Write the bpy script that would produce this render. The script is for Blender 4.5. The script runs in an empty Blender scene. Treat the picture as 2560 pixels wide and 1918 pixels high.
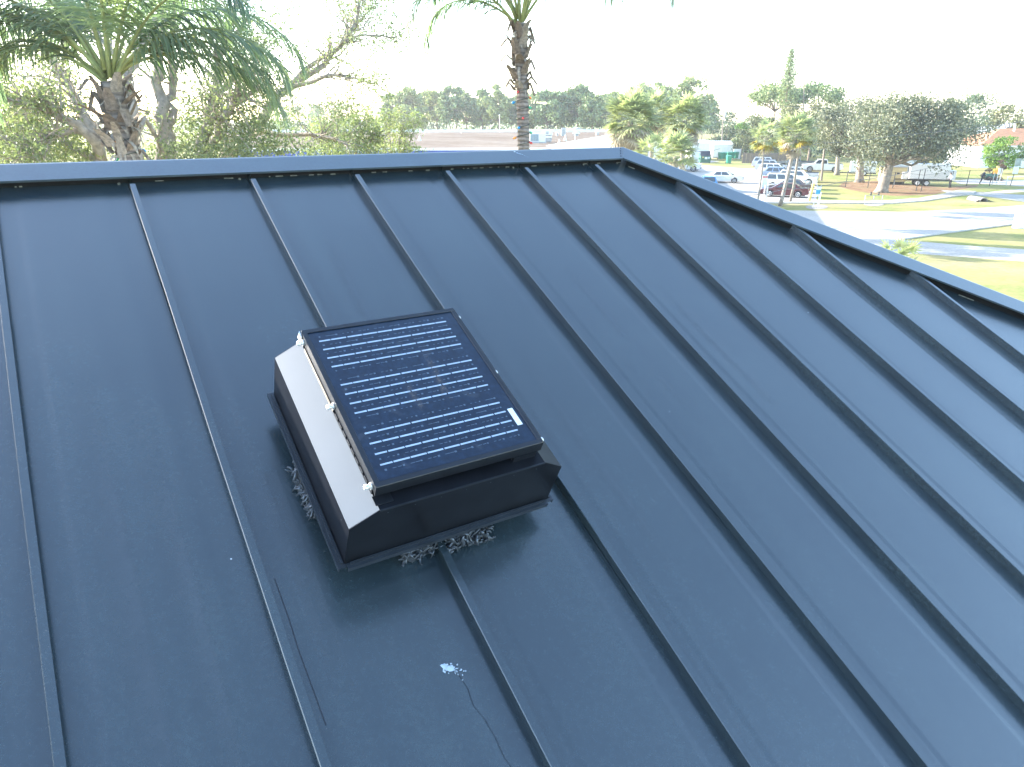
import bpy, bmesh, math, random
import numpy as np
from mathutils import Vector, Matrix

SC = bpy.context.scene
COL = SC.collection
R = math.radians
rng = np.random.default_rng(7)
rnd = random.Random(11)

# ------------------------------------------------------------------ camera, sky, sun, exposure
CAM_H = 8.0
TILT = R(20.54)
FPX = 1776.0                       # focal length in pixels of the 2560 px wide photograph
cam_d = bpy.data.cameras.new("camera")
cam_d.sensor_width = 36.0
cam_d.lens = FPX / 2560.0 * 36.0
cam_d.clip_start = 0.05
cam_d.clip_end = 4000
cam = bpy.data.objects.new("camera", cam_d)
COL.objects.link(cam)
cam.location = (0, 0, CAM_H)
cam.rotation_euler = (R(90) - TILT, 0, 0)
SC.camera = cam

SUN_HEAD = R(-67.0)                # compass heading, 0 = +Y, positive towards +X
SUN_EL = R(18.5)
W = bpy.data.worlds.new("World")
SC.world = W
W.use_nodes = True
nt = W.node_tree
for n in list(nt.nodes):
    nt.nodes.remove(n)
sky = nt.nodes.new("ShaderNodeTexSky")
sky.sky_type = 'NISHITA'
sky.sun_disc = False
sky.sun_elevation = SUN_EL
sky.sun_rotation = SUN_HEAD
sky.altitude = 0
sky.air_density = 1.0
sky.dust_density = 0.7
sky.ozone_density = 1.0
bg = nt.nodes.new("ShaderNodeBackground")
bg.inputs[1].default_value = 0.15
wo = nt.nodes.new("ShaderNodeOutputWorld")
nt.links.new(sky.outputs[0], bg.inputs[0])
nt.links.new(bg.outputs[0], wo.inputs[0])

sun_d = bpy.data.lights.new("sun", 'SUN')
sun_d.energy = 3.5
sun_d.angle = R(0.5)
sun_d.color = (1.0, 0.93, 0.83)
sun = bpy.data.objects.new("sun", sun_d)
COL.objects.link(sun)
sdir = Vector((math.sin(SUN_HEAD) * math.cos(SUN_EL), math.cos(SUN_HEAD) * math.cos(SUN_EL), math.sin(SUN_EL)))
sun.rotation_euler = sdir.to_track_quat('Z', 'Y').to_euler()
sun.location = (-40, 20, 40)

SC.view_settings.view_transform = 'Standard'
SC.view_settings.look = 'None'
SC.view_settings.exposure = 2.85
SC.view_settings.gamma = 1.0
SC.view_settings.use_curve_mapping = False

# ------------------------------------------------------------------ geometry of the view: pixel of the photograph -> place in the world
_s, _c = math.sin(TILT), math.cos(TILT)
CAM = Vector((0, 0, CAM_H))


def sight(px, py):
    a, b = (px - 1280) / FPX, (959 - py) / FPX
    return Vector((a, b * _s + _c, b * _c - _s))


def at_y(px, py, Y):
    d = sight(px, py)
    return CAM + d * (Y / d.y)


def on_z(px, py, z=0.0):
    d = sight(px, py)
    return CAM + d * ((z - CAM_H) / d.z)


# ------------------------------------------------------------------ helpers
def tag(o, label=None, cat=None, group=None, kind=None):
    if label: o["label"] = label
    if cat: o["category"] = cat
    if group: o["group"] = group
    if kind: o["kind"] = kind
    return o


def thing(name, label, cat, loc=(0, 0, 0), rz=0.0, group=None):
    o = bpy.data.objects.new(name, None)
    COL.objects.link(o)
    o.location = loc
    o.rotation_euler = (0, 0, rz)
    o.empty_display_size = 0.1
    return tag(o, label, cat, group)


class MB:
    """collects vertices and faces; build() links them as one mesh object"""

    def __init__(s):
        s.v, s.f = [], []

    def add(s, vs, fs):
        k = len(s.v)
        s.v += [tuple(p) for p in vs]
        s.f += [tuple(i + k for i in f) for f in fs]
        return s

    def box(s, lo, hi, M=None):
        x0, y0, z0 = lo
        x1, y1, z1 = hi
        vs = [Vector(p) for p in ((x0, y0, z0), (x1, y0, z0), (x1, y1, z0), (x0, y1, z0), (x0, y0, z1), (x1, y0, z1), (x1, y1, z1), (x0, y1, z1))]
        if M is not None: vs = [M @ p for p in vs]
        return s.add(vs, [(3, 2, 1, 0), (4, 5, 6, 7), (0, 1, 5, 4), (1, 2, 6, 5), (2, 3, 7, 6), (3, 0, 4, 7)])

    def hexa(s, p):
        return s.add(p, [(3, 2, 1, 0), (4, 5, 6, 7), (0, 1, 5, 4), (1, 2, 6, 5), (2, 3, 7, 6), (3, 0, 4, 7)])

    def quad(s, *p):
        return s.add(p, [tuple(range(len(p)))])

    def tube(s, pts, rad, n=8, cap=True):
        pts = [Vector(p) for p in pts]
        if not hasattr(rad, '__len__'): rad = [rad] * len(pts)
        rings = []
        prev = None
        for i, p in enumerate(pts):
            d = (pts[min(i + 1, len(pts) - 1)] - pts[max(i - 1, 0)])
            d = d.normalized() if d.length > 1e-9 else Vector((0, 0, 1))
            if prev is None:
                a = d.cross(Vector((0, 0, 1)) if abs(d.z) < 0.9 else Vector((1, 0, 0))).normalized()
            else:
                a = prev - d * prev.dot(d)
                a = a.normalized() if a.length > 1e-6 else d.orthogonal().normalized()
            prev = a
            b = d.cross(a)
            rings.append([p + (a * math.cos(t) + b * math.sin(t)) * rad[i] for t in [2 * math.pi * k / n for k in range(n)]])
        vs = [q for r in rings for q in r]
        fs = []
        for i in range(len(pts) - 1):
            for k in range(n):
                k2 = (k + 1) % n
                fs.append((i * n + k, i * n + k2, (i + 1) * n + k2, (i + 1) * n + k))
        if cap:
            fs.append(tuple(range(n - 1, -1, -1)))
            fs.append(tuple((len(pts) - 1) * n + k for k in range(n)))
        return s.add(vs, fs)

    def lathe(s, c, axis, prof, n=16):
        """prof: list of (radius, distance along the axis)"""
        axis = Vector(axis).normalized()
        a = axis.orthogonal().normalized()
        b = axis.cross(a)
        c = Vector(c)
        vs = []
        for r, h in prof:
            for k in range(n):
                t = 2 * math.pi * k / n
                vs.append(c + axis * h + (a * math.cos(t) + b * math.sin(t)) * r)
        fs = []
        for i in range(len(prof) - 1):
            for k in range(n):
                k2 = (k + 1) % n
                fs.append((i * n + k, i * n + k2, (i + 1) * n + k2, (i + 1) * n + k))
        fs.append(tuple(range(n - 1, -1, -1)))
        fs.append(tuple((len(prof) - 1) * n + k for k in range(n)))
        return s.add(vs, fs)

    def build(s, name, m, parent=None, smooth=False, bevel=0.0, seg=2, world=False):
        off = Vector(parent.location) if (parent is not None and world) else None
        if off is not None and parent.parent is not None:
            off = off + Vector(parent.parent.location)
        me = bpy.data.meshes.new(name)
        vs = s.v if off is None else [(p[0] - off.x, p[1] - off.y, p[2] - off.z) for p in s.v]
        me.from_pydata(vs, [], s.f)
        me.validate()
        if bevel > 0:
            bm = bmesh.new()
            bm.from_mesh(me)
            bmesh.ops.remove_doubles(bm, verts=bm.verts, dist=1e-5)
            bmesh.ops.bevel(bm, geom=list(bm.edges), offset=bevel, segments=seg, profile=0.6, affect='EDGES', clamp_overlap=True)
            bmesh.ops.recalc_face_normals(bm, faces=bm.faces)
            bm.to_mesh(me)
            bm.free()
        me.materials.append(m)
        if smooth:
            me.polygons.foreach_set("use_smooth", [True] * len(me.polygons))
        me.update()
        o = bpy.data.objects.new(name, me)
        COL.objects.link(o)
        if parent is not None: o.parent = parent
        return o


def np_obj(name, V, F, m, parent=None, smooth=False):
    """V (n,3), F (m,k) arrays -> one mesh object"""
    me = bpy.data.meshes.new(name)
    V = np.ascontiguousarray(V, dtype=np.float32)
    F = np.ascontiguousarray(F, dtype=np.int32)
    k = F.shape[1]
    me.vertices.add(len(V))
    me.vertices.foreach_set("co", V.ravel())
    me.loops.add(F.size)
    me.loops.foreach_set("vertex_index", F.ravel())
    me.polygons.add(len(F))
    me.polygons.foreach_set("loop_start", np.arange(0, F.size, k, dtype=np.int32))
    if smooth: me.polygons.foreach_set("use_smooth", np.ones(len(F), dtype=bool))
    me.materials.append(m)
    me.update(calc_edges=True)
    me.validate()
    o = bpy.data.objects.new(name, me)
    COL.objects.link(o)
    if parent is not None: o.parent = parent
    return o


def kids(o):
    return [c for c in bpy.data.objects if c.parent == o]


def copy_tree(o, parent=None, cache=None):
    if cache is None:
        cache = {}
        for q in bpy.data.objects:
            if q.parent is not None: cache.setdefault(q.parent.name, []).append(q)
    c = o.copy()
    COL.objects.link(c)
    if parent is not None: c.parent = parent
    for ch in cache.get(o.name, []):
        copy_tree(ch, c, cache)
    return c


# ------------------------------------------------------------------ materials
def new_mat(name):
    m = bpy.data.materials.new(name)
    m.use_nodes = True
    t = m.node_tree
    b = t.nodes["Principled BSDF"]
    return m, t, b


def lk(t, a, b):
    t.links.new(a, b)


def node(t, kind, **kw):
    n = t.nodes.new(kind)
    for k, v in kw.items(): setattr(n, k, v)
    return n


def pos(t):
    return node(t, "ShaderNodeNewGeometry").outputs["Position"]


def objco(t):
    return node(t, "ShaderNodeTexCoord").outputs["Object"]


def noise(t, vec, scale, detail=4, rough=0.55):
    n = node(t, "ShaderNodeTexNoise")
    n.inputs["Scale"].default_value = scale
    n.inputs["Detail"].default_value = detail
    n.inputs["Roughness"].default_value = rough
    if vec is not None: lk(t, vec, n.inputs["Vector"])
    return n.outputs["Fac"]


def ramp(t, fac, stops):
    r = node(t, "ShaderNodeValToRGB")
    e = r.color_ramp.elements
    while len(e) < len(stops): e.new(0.5)
    for k, (p, c) in enumerate(stops):
        e[k].position = p
        e[k].color = (*c, 1) if len(c) == 3 else c
    lk(t, fac, r.inputs[0])
    return r.outputs[0]


def mixc(t, fac, a, b, mode='MIX'):
    n = node(t, "ShaderNodeMix", data_type='RGBA', blend_type=mode)
    for sock, val in ((n.inputs[0], fac), (n.inputs[6], a), (n.inputs[7], b)):
        if isinstance(val, bpy.types.NodeSocket): lk(t, val, sock)
        elif isinstance(val, (int, float)): sock.default_value = val
        else: sock.default_value = (*val, 1)
    return n.outputs[2]


def bump(t, b, h, strength, dist=0.01):
    n = node(t, "ShaderNodeBump")
    n.inputs["Strength"].default_value = strength
    n.inputs["Distance"].default_value = dist
    lk(t, h, n.inputs["Height"])
    lk(t, n.outputs[0], b.inputs["Normal"])


def plain(name, col, rough=0.6, metal=0.0, var=0.25, scale=3.0, bumps=0.0, coat=0.0, spec=None):
    m, t, b = new_mat(name)
    p = objco(t)
    f = noise(t, p, scale, 5)
    lo = tuple(c * (1 - var) for c in col)
    hi = tuple(min(1, c * (1 + var)) for c in col)
    lk(t, ramp(t, f, [(0.3, lo), (0.7, hi)]), b.inputs["Base Color"])
    b.inputs["Roughness"].default_value = rough
    b.inputs["Metallic"].default_value = metal
    if coat: b.inputs["Coat Weight"].default_value = coat
    if spec is not None: b.inputs["Specular IOR Level"].default_value = spec
    if bumps: bump(t, b, noise(t, p, scale * 6, 6), bumps, 0.02)
    return m


def leafm(name, c1, c2, c3, scale=0.7, trans=0.35, rough=0.5):
    """leaf: per-clump and per-leaf colour, light passing through"""
    m, t, b = new_mat(name)
    g = node(t, "ShaderNodeNewGeometry")
    n1 = noise(t, g.outputs["Position"], scale, 3)
    isl = g.outputs["Random Per Island"]
    ca = ramp(t, n1, [(0.32, c1), (0.5, c2), (0.68, c3)])
    hsv = node(t, "ShaderNodeHueSaturation")
    mr = node(t, "ShaderNodeMapRange")
    mr.inputs[3].default_value = 0.78
    mr.inputs[4].default_value = 1.24
    lk(t, isl, mr.inputs[0])
    lk(t, mr.outputs[0], hsv.inputs["Value"])
    lk(t, ca, hsv.inputs["Color"])
    lk(t, hsv.outputs[0], b.inputs["Base Color"])
    b.inputs["Roughness"].default_value = rough
    b.inputs["Specular IOR Level"].default_value = 0.22
    tr = node(t, "ShaderNodeBsdfTranslucent")
    warm = mixc(t, 1.0, hsv.outputs[0], (1.12, 1.25, 0.78), 'MULTIPLY')
    lk(t, warm, tr.inputs["Color"])
    mx = node(t, "ShaderNodeMixShader")
    mx.inputs[0].default_value = trans
    lk(t, b.outputs[0], mx.inputs[1])
    lk(t, tr.outputs[0], mx.inputs[2])
    lk(t, mx.outputs[0], t.nodes["Material Output"].inputs[0])
    return m


# ------------------------------------------------------------------ the roof's own axes (fitted to the seams in the photograph)
WS = 0.4572                                      # seam spacing, m
RO = Vector((-1.2604, 1.15728, -3.29694))
RU = Vector((0.849063, 0.528291, 0.0))           # along the ridge
RD = Vector((-0.472518, 0.759425, 0.447213))     # up the slope
RN = Vector((0.236259, -0.379712, 0.894428))     # out of the slope
SL = 1.118034


def RP(u, v, h=0.0):
    return CAM + WS * (RO + RU * u + RD * v + RN * h)


def roof_mat(name, base, rough, speck=True, ior=1.84):
    m, t, b = new_mat(name)
    P = pos(t)

    def dot(vec):
        n = node(t, "ShaderNodeVectorMath", operation='DOT_PRODUCT')
        lk(t, P, n.inputs[0])
        n.inputs[1].default_value = vec
        return n.outputs["Value"]
    du, dv = dot(RU), dot(RD)

    def comb(ku, kv):
        a = node(t, "ShaderNodeMath", operation='MULTIPLY'); lk(t, du, a.inputs[0]); a.inputs[1].default_value = ku
        c = node(t, "ShaderNodeMath", operation='MULTIPLY'); lk(t, dv, c.inputs[0]); c.inputs[1].default_value = kv
        n = node(t, "ShaderNodeCombineXYZ"); lk(t, a.outputs[0], n.inputs[0]); lk(t, c.outputs[0], n.inputs[1])
        return n.outputs[0]
    streak = noise(t, comb(7.0, 0.35), 2.0, 1.5, 0.5)           # rain streaks down the slope
    smudge = noise(t, P, 2.3, 6, 0.65)
    grain = noise(t, P, 520, 2, 0.7)
    c0 = ramp(t, grain, [(0.25, tuple(x * 0.75 for x in base)), (0.75, tuple(x * 1.25 for x in base))])
    c1 = mixc(t, 0.55, c0, ramp(t, streak, [(0.3, (0.84, 0.85, 0.88)), (0.7, (1.16, 1.14, 1.1))]), 'MULTIPLY')
    c2 = mixc(t, 0.7, c1, ramp(t, smudge, [(0.3, (0.78, 0.8, 0.85)), (0.7, (1.25, 1.22, 1.15))]), 'MULTIPLY')
    mott = noise(t, P, 75, 5, 0.75)
    c2 = mixc(t, 0.8, c2, ramp(t, mott, [(0.3, (0.72, 0.73, 0.75)), (0.7, (1.3, 1.28, 1.25))]), 'MULTIPLY')
    if speck:
        # pale grit and dark scuffs that lie on the paint
        vo = node(t, "ShaderNodeTexVoronoi"); vo.inputs["Scale"].default_value = 8.5
        lk(t, P, vo.inputs["Vector"])
        sep = node(t, "ShaderNodeSeparateColor"); lk(t, vo.outputs["Color"], sep.inputs[0])
        sz = node(t, "ShaderNodeMapRange"); lk(t, sep.outputs[0], sz.inputs[0])
        sz.inputs[1].default_value = 0.62; sz.inputs[2].default_value = 1.0
        sz.inputs[3].default_value = 0.0; sz.inputs[4].default_value = 0.022
        lt = node(t, "ShaderNodeMath", operation='LESS_THAN'); lk(t, vo.outputs["Distance"], lt.inputs[0]); lk(t, sz.outputs[0], lt.inputs[1])
        lf = node(t, "ShaderNodeMath", operation='MULTIPLY'); lk(t, lt.outputs[0], lf.inputs[0]); lk(t, sep.outputs[1], lf.inputs[1])
        c2 = mixc(t, lf.outputs[0], c2, (0.42, 0.44, 0.45))
        vd = node(t, "ShaderNodeTexVoronoi"); vd.inputs["Scale"].default_value = 6.0
        lk(t, comb(2.4, 1.0), vd.inputs["Vector"])
        sd = node(t, "ShaderNodeSeparateColor"); lk(t, vd.outputs["Color"], sd.inputs[0])
        zd = node(t, "ShaderNodeMapRange"); lk(t, sd.outputs[0], zd.inputs[0])
        zd.inputs[1].default_value = 0.72; zd.inputs[2].default_value = 1.0; zd.inputs[3].default_value = 0.0; zd.inputs[4].default_value = 0.045
        ld = node(t, "ShaderNodeMath", operation='LESS_THAN'); lk(t, vd.outputs["Distance"], ld.inputs[0]); lk(t, zd.outputs[0], ld.inputs[1])
        lg = node(t, "ShaderNodeMath", operation='MULTIPLY'); lk(t, ld.outputs[0], lg.inputs[0]); lg.inputs[1].default_value = 0.32
        c2 = mixc(t, lg.outputs[0], c2, tuple(x * 0.3 for x in base))
    lk(t, c2, b.inputs["Base Color"])
    b.inputs['IOR'].default_value = ior
    rr = node(t, "ShaderNodeMapRange")
    lk(t, streak, rr.inputs[0])
    rr.inputs[1].default_value = 0.3; rr.inputs[2].default_value = 0.7
    rr.inputs[3].default_value = rough - 0.015; rr.inputs[4].default_value = rough + 0.02
    lk(t, rr.outputs[0], b.inputs["Roughness"])
    hn = noise(t, comb(1.0, 0.35), 3.0, 2)                   # slight oil-canning of the sheet
    bp = node(t, "ShaderNodeBump"); bp.inputs["Strength"].default_value = 0.12; bp.inputs["Distance"].default_value = 0.004
    lk(t, hn, bp.inputs["Height"])
    bp2 = node(t, "ShaderNodeBump"); bp2.inputs["Strength"].default_value = 0.02; bp2.inputs["Distance"].default_value = 0.0006
    lk(t, grain, bp2.inputs["Height"]); lk(t, bp.outputs[0], bp2.inputs["Normal"])
    lk(t, bp2.outputs[0], b.inputs["Normal"])
    return m


M = {}
M['roof'] = roof_mat("charcoal_roof_metal", (0.0190, 0.0310, 0.0372), 0.25)
M['cap'] = roof_mat("charcoal_cap_metal", (0.029, 0.048, 0.060), 0.34, ior=1.8)
M['closure'] = plain("black_closure_strip", (0.012, 0.012, 0.013), 0.75, var=.3, scale=20, spec=.2)  # shade under the caps is put into this near-black
M['sealant'] = plain("pale_sealant", (0.15, 0.15, 0.125), 0.8, var=0.5, scale=40)
M['soffit'] = plain("stucco_wall", (0.45, 0.43, 0.38), 0.9, scale=8, bumps=0.3)
M['black'] = plain("black_painted_steel", (0.0065, 0.0075, 0.010), 0.30, var=0.3, scale=14, spec=.16)
M['blackm'] = plain("black_satin_frame", (0.010, 0.012, 0.016), 0.34, var=0.3, scale=20, spec=.4)
M['flange'] = plain("dark_folded_flange", (0.018, 0.023, 0.030), 0.3, var=0.2, scale=20)
M['alu'] = plain("pale_grey_bevel_film", (0.088, 0.104, 0.120), 0.42, var=0.05, scale=5)
M['beige'] = plain("weathered_aluminium_strip", (0.22, 0.195, 0.165), 0.5, metal=0.3, var=0.3, scale=30)
M['galv'] = plain("zinc_bolt", (0.72, 0.72, 0.70), 0.35, metal=0.5, var=0.1, scale=60)
M['wire'] = plain("grey_wire_mesh", (0.085, 0.098, 0.115), 0.4, metal=0.6, var=0.4, scale=60)
M['bus'] = plain("silver_busbar", (0.34, 0.41, 0.49), 0.35, metal=0.2, var=0.1, scale=60)
M['dot'] = plain("solder_dot", (0.060, 0.085, 0.12), 0.35, var=0.1, scale=60)
M['white_label'] = plain("white_paper_label", (0.62, 0.68, 0.72), 0.6, var=0.08, scale=60)
M['dropping'] = plain("dried_dropping", (0.36, 0.43, 0.50), 0.8, var=0.25, scale=60, bumps=0.4)
M['dark_stain'] = plain("dark_water_stain", (0.018, 0.020, 0.024), 0.4, var=0.3, scale=30)

# ================================================================== GROUND AND ROADS
def ground_mat(name, stops, scale, fine, rough=0.95, b_s=0.3):
    m, t, b = new_mat(name)
    P = pos(t)
    a = noise(t, P, scale, 6, 0.6)
    f = noise(t, P, fine, 4, 0.7)
    c = ramp(t, a, stops)
    c = mixc(t, 0.6, c, ramp(t, f, [(0.3, (0.7, 0.7, 0.68)), (0.7, (1.3, 1.3, 1.3))]), 'MULTIPLY')
    lk(t, c, b.inputs["Base Color"])
    b.inputs["Roughness"].default_value = rough
    b.inputs["Specular IOR Level"].default_value = 0.0
    bump(t, b, f, b_s, 0.05)
    return m


M['lawn'] = ground_mat("dry_lawn", [(0.32, (0.30, 0.25, 0.14)), (0.5, (0.26, 0.245, 0.105)), (0.66, (0.175, 0.205, 0.075))], 0.16, 3.0)
M['asphalt'] = ground_mat("pale_worn_asphalt", [(0.35, (0.33, 0.31, 0.28)), (0.65, (0.39, 0.37, 0.34))], 0.12, 6.0, 0.9, 0.1)
M['concrete'] = ground_mat("pale_concrete", [(0.35, (0.34, 0.325, 0.30)), (0.65, (0.40, 0.385, 0.355))], 0.3, 5.0, 0.9, 0.1)
M['litter'] = ground_mat("leaf_litter_soil", [(0.35, (0.16, 0.10, 0.065)), (0.5, (0.26, 0.17, 0.11)), (0.66, (0.20, 0.16, 0.09))], 0.6, 3.5, 0.95, 0.5)
M['gravel'] = ground_mat("white_gravel", [(0.4, (0.27, 0.25, 0.22)), (0.6, (0.33, 0.31, 0.28))], 2.0, 14.0, 0.95, 0.5)
M['paint_white'] = plain("road_paint", (0.7, 0.7, 0.68), 0.7, var=0.1)

g = MB()
N = 24
S = 1500.0
g.quad((-S, -S, 0), (S, -S, 0), (S, S, 0), (-S, S, 0))
tag(g.build("lawn", M['lawn']), "dry yellow-green lawn around the lots and roads", None, kind="structure")


def sheet(name, m, pxs, z, label, th=0.0):
    pts = [on_z(x, y) for x, y in pxs]
    b = MB()
    b.quad(*[(p.x, p.y, z) for p in pts])
    if th:
        b.v = []
        b.f = []
        n = len(pts)
        # a slab with real edges
        b.add([(p.x, p.y, z) for p in pts] + [(p.x, p.y, -0.05) for p in pts],
              [tuple(range(n))] + [(i, i + n, (i + 1) % n + n, (i + 1) % n) for i in range(n)])
    o = b.build(name, m)
    bm = bmesh.new(); bm.from_mesh(o.data); bmesh.ops.recalc_face_normals(bm, faces=bm.faces)
    if bm.faces and max(f.normal.z for f in bm.faces) < 0.5: bmesh.ops.reverse_faces(bm, faces=bm.faces)
    bm.to_mesh(o.data); bm.free()
    return tag(o, label, None, kind="structure")


sheet("parking_lot", M['asphalt'], [(1560, 404), (1735, 411), (1800, 417), (1856, 421), (1935, 419), (2030, 432), (2048, 470), (2040, 503), (1900, 508), (1860, 512), (1500, 560), (1400, 480)], 0.004, "pale sunlit car park beyond the hip of the roof")
sheet("road", M['asphalt'], [(1600, 535), (1960, 526), (2100, 528), (2253, 530), (2400, 524), (2560, 513), (2900, 490), (2900, 520), (2544, 561), (2420, 577), (2367, 584), (2256, 600), (2400, 613), (2560, 624), (2900, 655), (2900, 690), (2560, 654), (2286, 634), (2190, 640), (1900, 640), (1600, 640)], 0.004, "pale road with a fork around a wedge of grass")
sheet("sidewalk", M['concrete'], [(1900, 503), (2000, 503), (2045, 503), (2160, 505), (2225, 503), (2300, 497), (2360, 486), (2390, 478), (2440, 480), (2432, 487), (2395, 491), (2370, 495), (2310, 504), (2228, 510), (2140, 510), (2040, 509), (1900, 509)], 0.10, "pale concrete footpath across the lawn", th=0.1)
sheet("driveway", M['concrete'], [(2352, 476), (2400, 478), (2470, 482), (2560, 488), (2900, 505), (2900, 522), (2560, 505), (2470, 492), (2420, 487), (2370, 484)], 0.012, "pale driveway running past the culvert")
sheet("path", M['concrete'], [(2455, 482), (2520, 476), (2560, 473), (2900, 455), (2900, 462), (2560, 480), (2500, 484)], 0.016, "pale path leading off to the house")
sheet("service_road", M['asphalt'], [(2380, 452), (2440, 447), (2560, 452), (2900, 470), (2900, 485), (2560, 466), (2460, 460), (2400, 460)], 0.006, "pale service road behind the fence")
sheet("leaf_litter", M['litter'], [(2110, 456), (2200, 452), (2290, 462), (2360, 470), (2420, 463), (2448, 462), (2440, 468), (2370, 478), (2330, 487), (2240, 490), (2190, 486), (2130, 476), (2095, 466)], 0.004, "brown leaf litter under the oaks")
sheet("back_yard", M['asphalt'], [(1560, 396), (1700, 398), (1760, 400), (1800, 404), (1735, 411), (1560, 404)], 0.006, "paved strip in front of the white sheds")
for k, (cx_, cy_, rx_, ry_, lb) in enumerate(((2042, 518, 28, 6, "white gravel pad under the blue sign"), (2185, 511, 26, 5, "white gravel pad under the low bike rack"))):
    sheet("gravel_pad", M['gravel'], [(cx_ + rx_ * math.cos(a), cy_ + ry_ * math.sin(a)) for a in np.linspace(0, 2 * math.pi, 15)[:-1]], 0.02 + 0.004 * k, lb)
M['dark_asphalt'] = ground_mat("dark_forecourt_asphalt", [(0.35, (0.035, 0.035, 0.036)), (0.65, (0.055, 0.054, 0.053))], 0.2, 6.0, 0.9, 0.1)
fcb = MB()  # unseen dark ground, added to cut the bounce light on the roof
fcb.quad((-70, -90, 0.004), (60, -90, 0.004), (45, 2, 0.004), (14, 14, 0.004), (-30, 16, 0.004), (-70, 6, 0.004))
tag(fcb.build("forecourt", M['dark_asphalt']), "dark asphalt yard around the near building", None, kind="structure")
# kerb of the grass wedge
kb = MB()
ks = [on_z(x, y) for x, y in ((2256, 600), (2367, 584), (2420, 577), (2544, 561))]
kb.tube([(p.x, p.y, 0.04) for p in ks], 0.08, 6)
tag(kb.build("kerb", M['concrete']), "low kerb along the wedge of grass", None, kind="structure")

# ================================================================== ROOF BUILDING
VR, UH = 6.34, 6.66                       # ridge line and hip start (roof units)
VE = -9.0                                 # eave
ULEFT = -12.0
UL_HIP = UH + (VR - VE) / SL
base_c = RP(-2, VE, 0)
bld = thing("building", "building with dark blue-grey standing seam metal hip roof", "building", (base_c.x, base_c.y, 0))


def hip_u(v): return UH + (VR - v) / SL


def hip_v(u): return min(VR, VR - (u - UH) * SL)


def RPm(u, v, h): return RP(u, v, h)


def strip(mb, pts):
    mb.quad(*pts)


SEAM_W, SEAM_H = 0.042, 0.075
seam_us = list(range(-12, int(UL_HIP) + 1))
# pans: one sheet between each pair of seams, with shallow stiffening steps
for i in seam_us:
    u0, u1 = i + 0.0, i + 1.0
    if u0 >= UL_HIP - 0.05: break
    u1 = min(u1, UL_HIP - 0.02)
    mb = MB()
    ua, ub = u0 + 0.004, u1 - 0.004
    cols = [ua, ua + (ub - ua) * 0.16, ua + (ub - ua) * 0.20, ua + (ub - ua) * 0.80, ua + (ub - ua) * 0.84, ub]
    hs = [0.0, 0.0, 0.0028, 0.0028, 0.0, 0.0]
    vt = [hip_v(c) for c in cols]
    nseg = 14
    vs, fs = [], []
    for k in range(nseg + 1):
        for j, c in enumerate(cols):
            v = VE + (vt[j] - VE) * k / nseg
            wob = 0.0022 * math.sin(v * 1.9 + i * 2.1) * (1 if 0 < j < 5 else 0)
            vs.append(RP(c, v, hs[j] + wob))
    nc = len(cols)
    for k in range(nseg):
        for j in range(nc - 1):
            fs.append((k * nc + j, k * nc + j + 1, (k + 1) * nc + j + 1, (k + 1) * nc + j))
    mb.add(vs, fs)
    mb.build("roof_panel", M['roof'], bld, smooth=False, world=True)
# seams
for i in seam_us:
    u = float(i)
    vt = min(6.21, hip_v(u) - 0.30)
    if vt < VE + 0.3: break
    mb = MB()
    prof = [(0.0, -0.01), (0.0, 0.058), (-0.004, 0.060), (-0.004, SEAM_H - 0.004), (0.0, SEAM_H), (SEAM_W, SEAM_H), (SEAM_W, SEAM_H - 0.012), (SEAM_W - 0.008, SEAM_H - 0.012), (SEAM_W - 0.008, -0.01)]
    nseg = 10
    n = len(prof)
    vs, fs = [], []
    for k in range(nseg + 1):
        v = VE + (vt - VE) * k / nseg
        wv = 0.0035 * math.sin(v * 1.3 + i * 1.7) + 0.002 * math.sin(v * 3.1 + i)
        for (pu, ph) in prof:
            vs.append(RP(u + pu + wv, v, ph))
    for k in range(nseg):
        for j in range(n - 1):
            fs.append((k * n + j, k * n + j + 1, (k + 1) * n + j + 1, (k + 1) * n + j))
    fs.append(tuple(range(n)))
    fs.append(tuple(nseg * n + j for j in range(n - 1, -1, -1)))
    mb.add(vs, fs)
    # hem lip at the foot of the seam
    for (a, b2, hh) in ((-0.012, 0.0, 0.006),):
        mb.hexa([RP(u + a, VE, 0.001), RP(u + b2, VE, 0.001), RP(u + b2, vt, 0.001), RP(u + a, vt, 0.001), RP(u + a, VE, hh), RP(u + b2, VE, hh), RP(u + b2, vt, hh), RP(u + a, vt, hh)])
    mb.build("standing_seam", M['roof'], bld, world=True)

CAPW = 0.275
HC = 0.100
# other slopes: built in plan; z drops half a unit per unit away from the ridge
ridgeL = RP(ULEFT, VR, 0); ridgeR = RP(UH, VR, 0)
run = (VR - VE) / SL * WS                 # horizontal run of a slope
back = Vector((-RN.x, -RN.y, 0)).normalized()
eave_z = RP(0, VE, 0).z
eFL = RP(ULEFT, VE, 0); eFR = RP(UL_HIP, VE, 0)
eBL = Vector((ridgeL.x + back.x * run, ridgeL.y + back.y * run, eave_z)); eBR = Vector((ridgeR.x + back.x * run + RU.x * run, ridgeR.y + back.y * run + RU.y * run, eave_z))
mb = MB(); mb.quad(ridgeR, ridgeL, eBL, eBR); mb.build("rear_slope", M['roof'], bld, world=True)
mb = MB(); mb.quad(ridgeR, eBR, eFR); mb.build("hip_slope", M['roof'], bld, world=True)
# ridge cap: folded sheet, one lower edge each side
def cap_run(a_low, a_top, a_back, b_low, b_top, b_back, name, nseg=1, lip=0.02, label=None):
    mb = MB()
    th = 0.0015
    mb.quad(a_low, b_low, b_top, a_top)
    mb.quad(a_top, b_top, b_back, a_back)
    dl = RN * (-lip * WS)
    mb.quad(a_low + dl, b_low + dl, b_low, a_low)
    mb.quad(a_low + dl + RD * 0.004, b_low + dl + RD * 0.004, b_low + dl, a_low + dl)
    return mb


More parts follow.
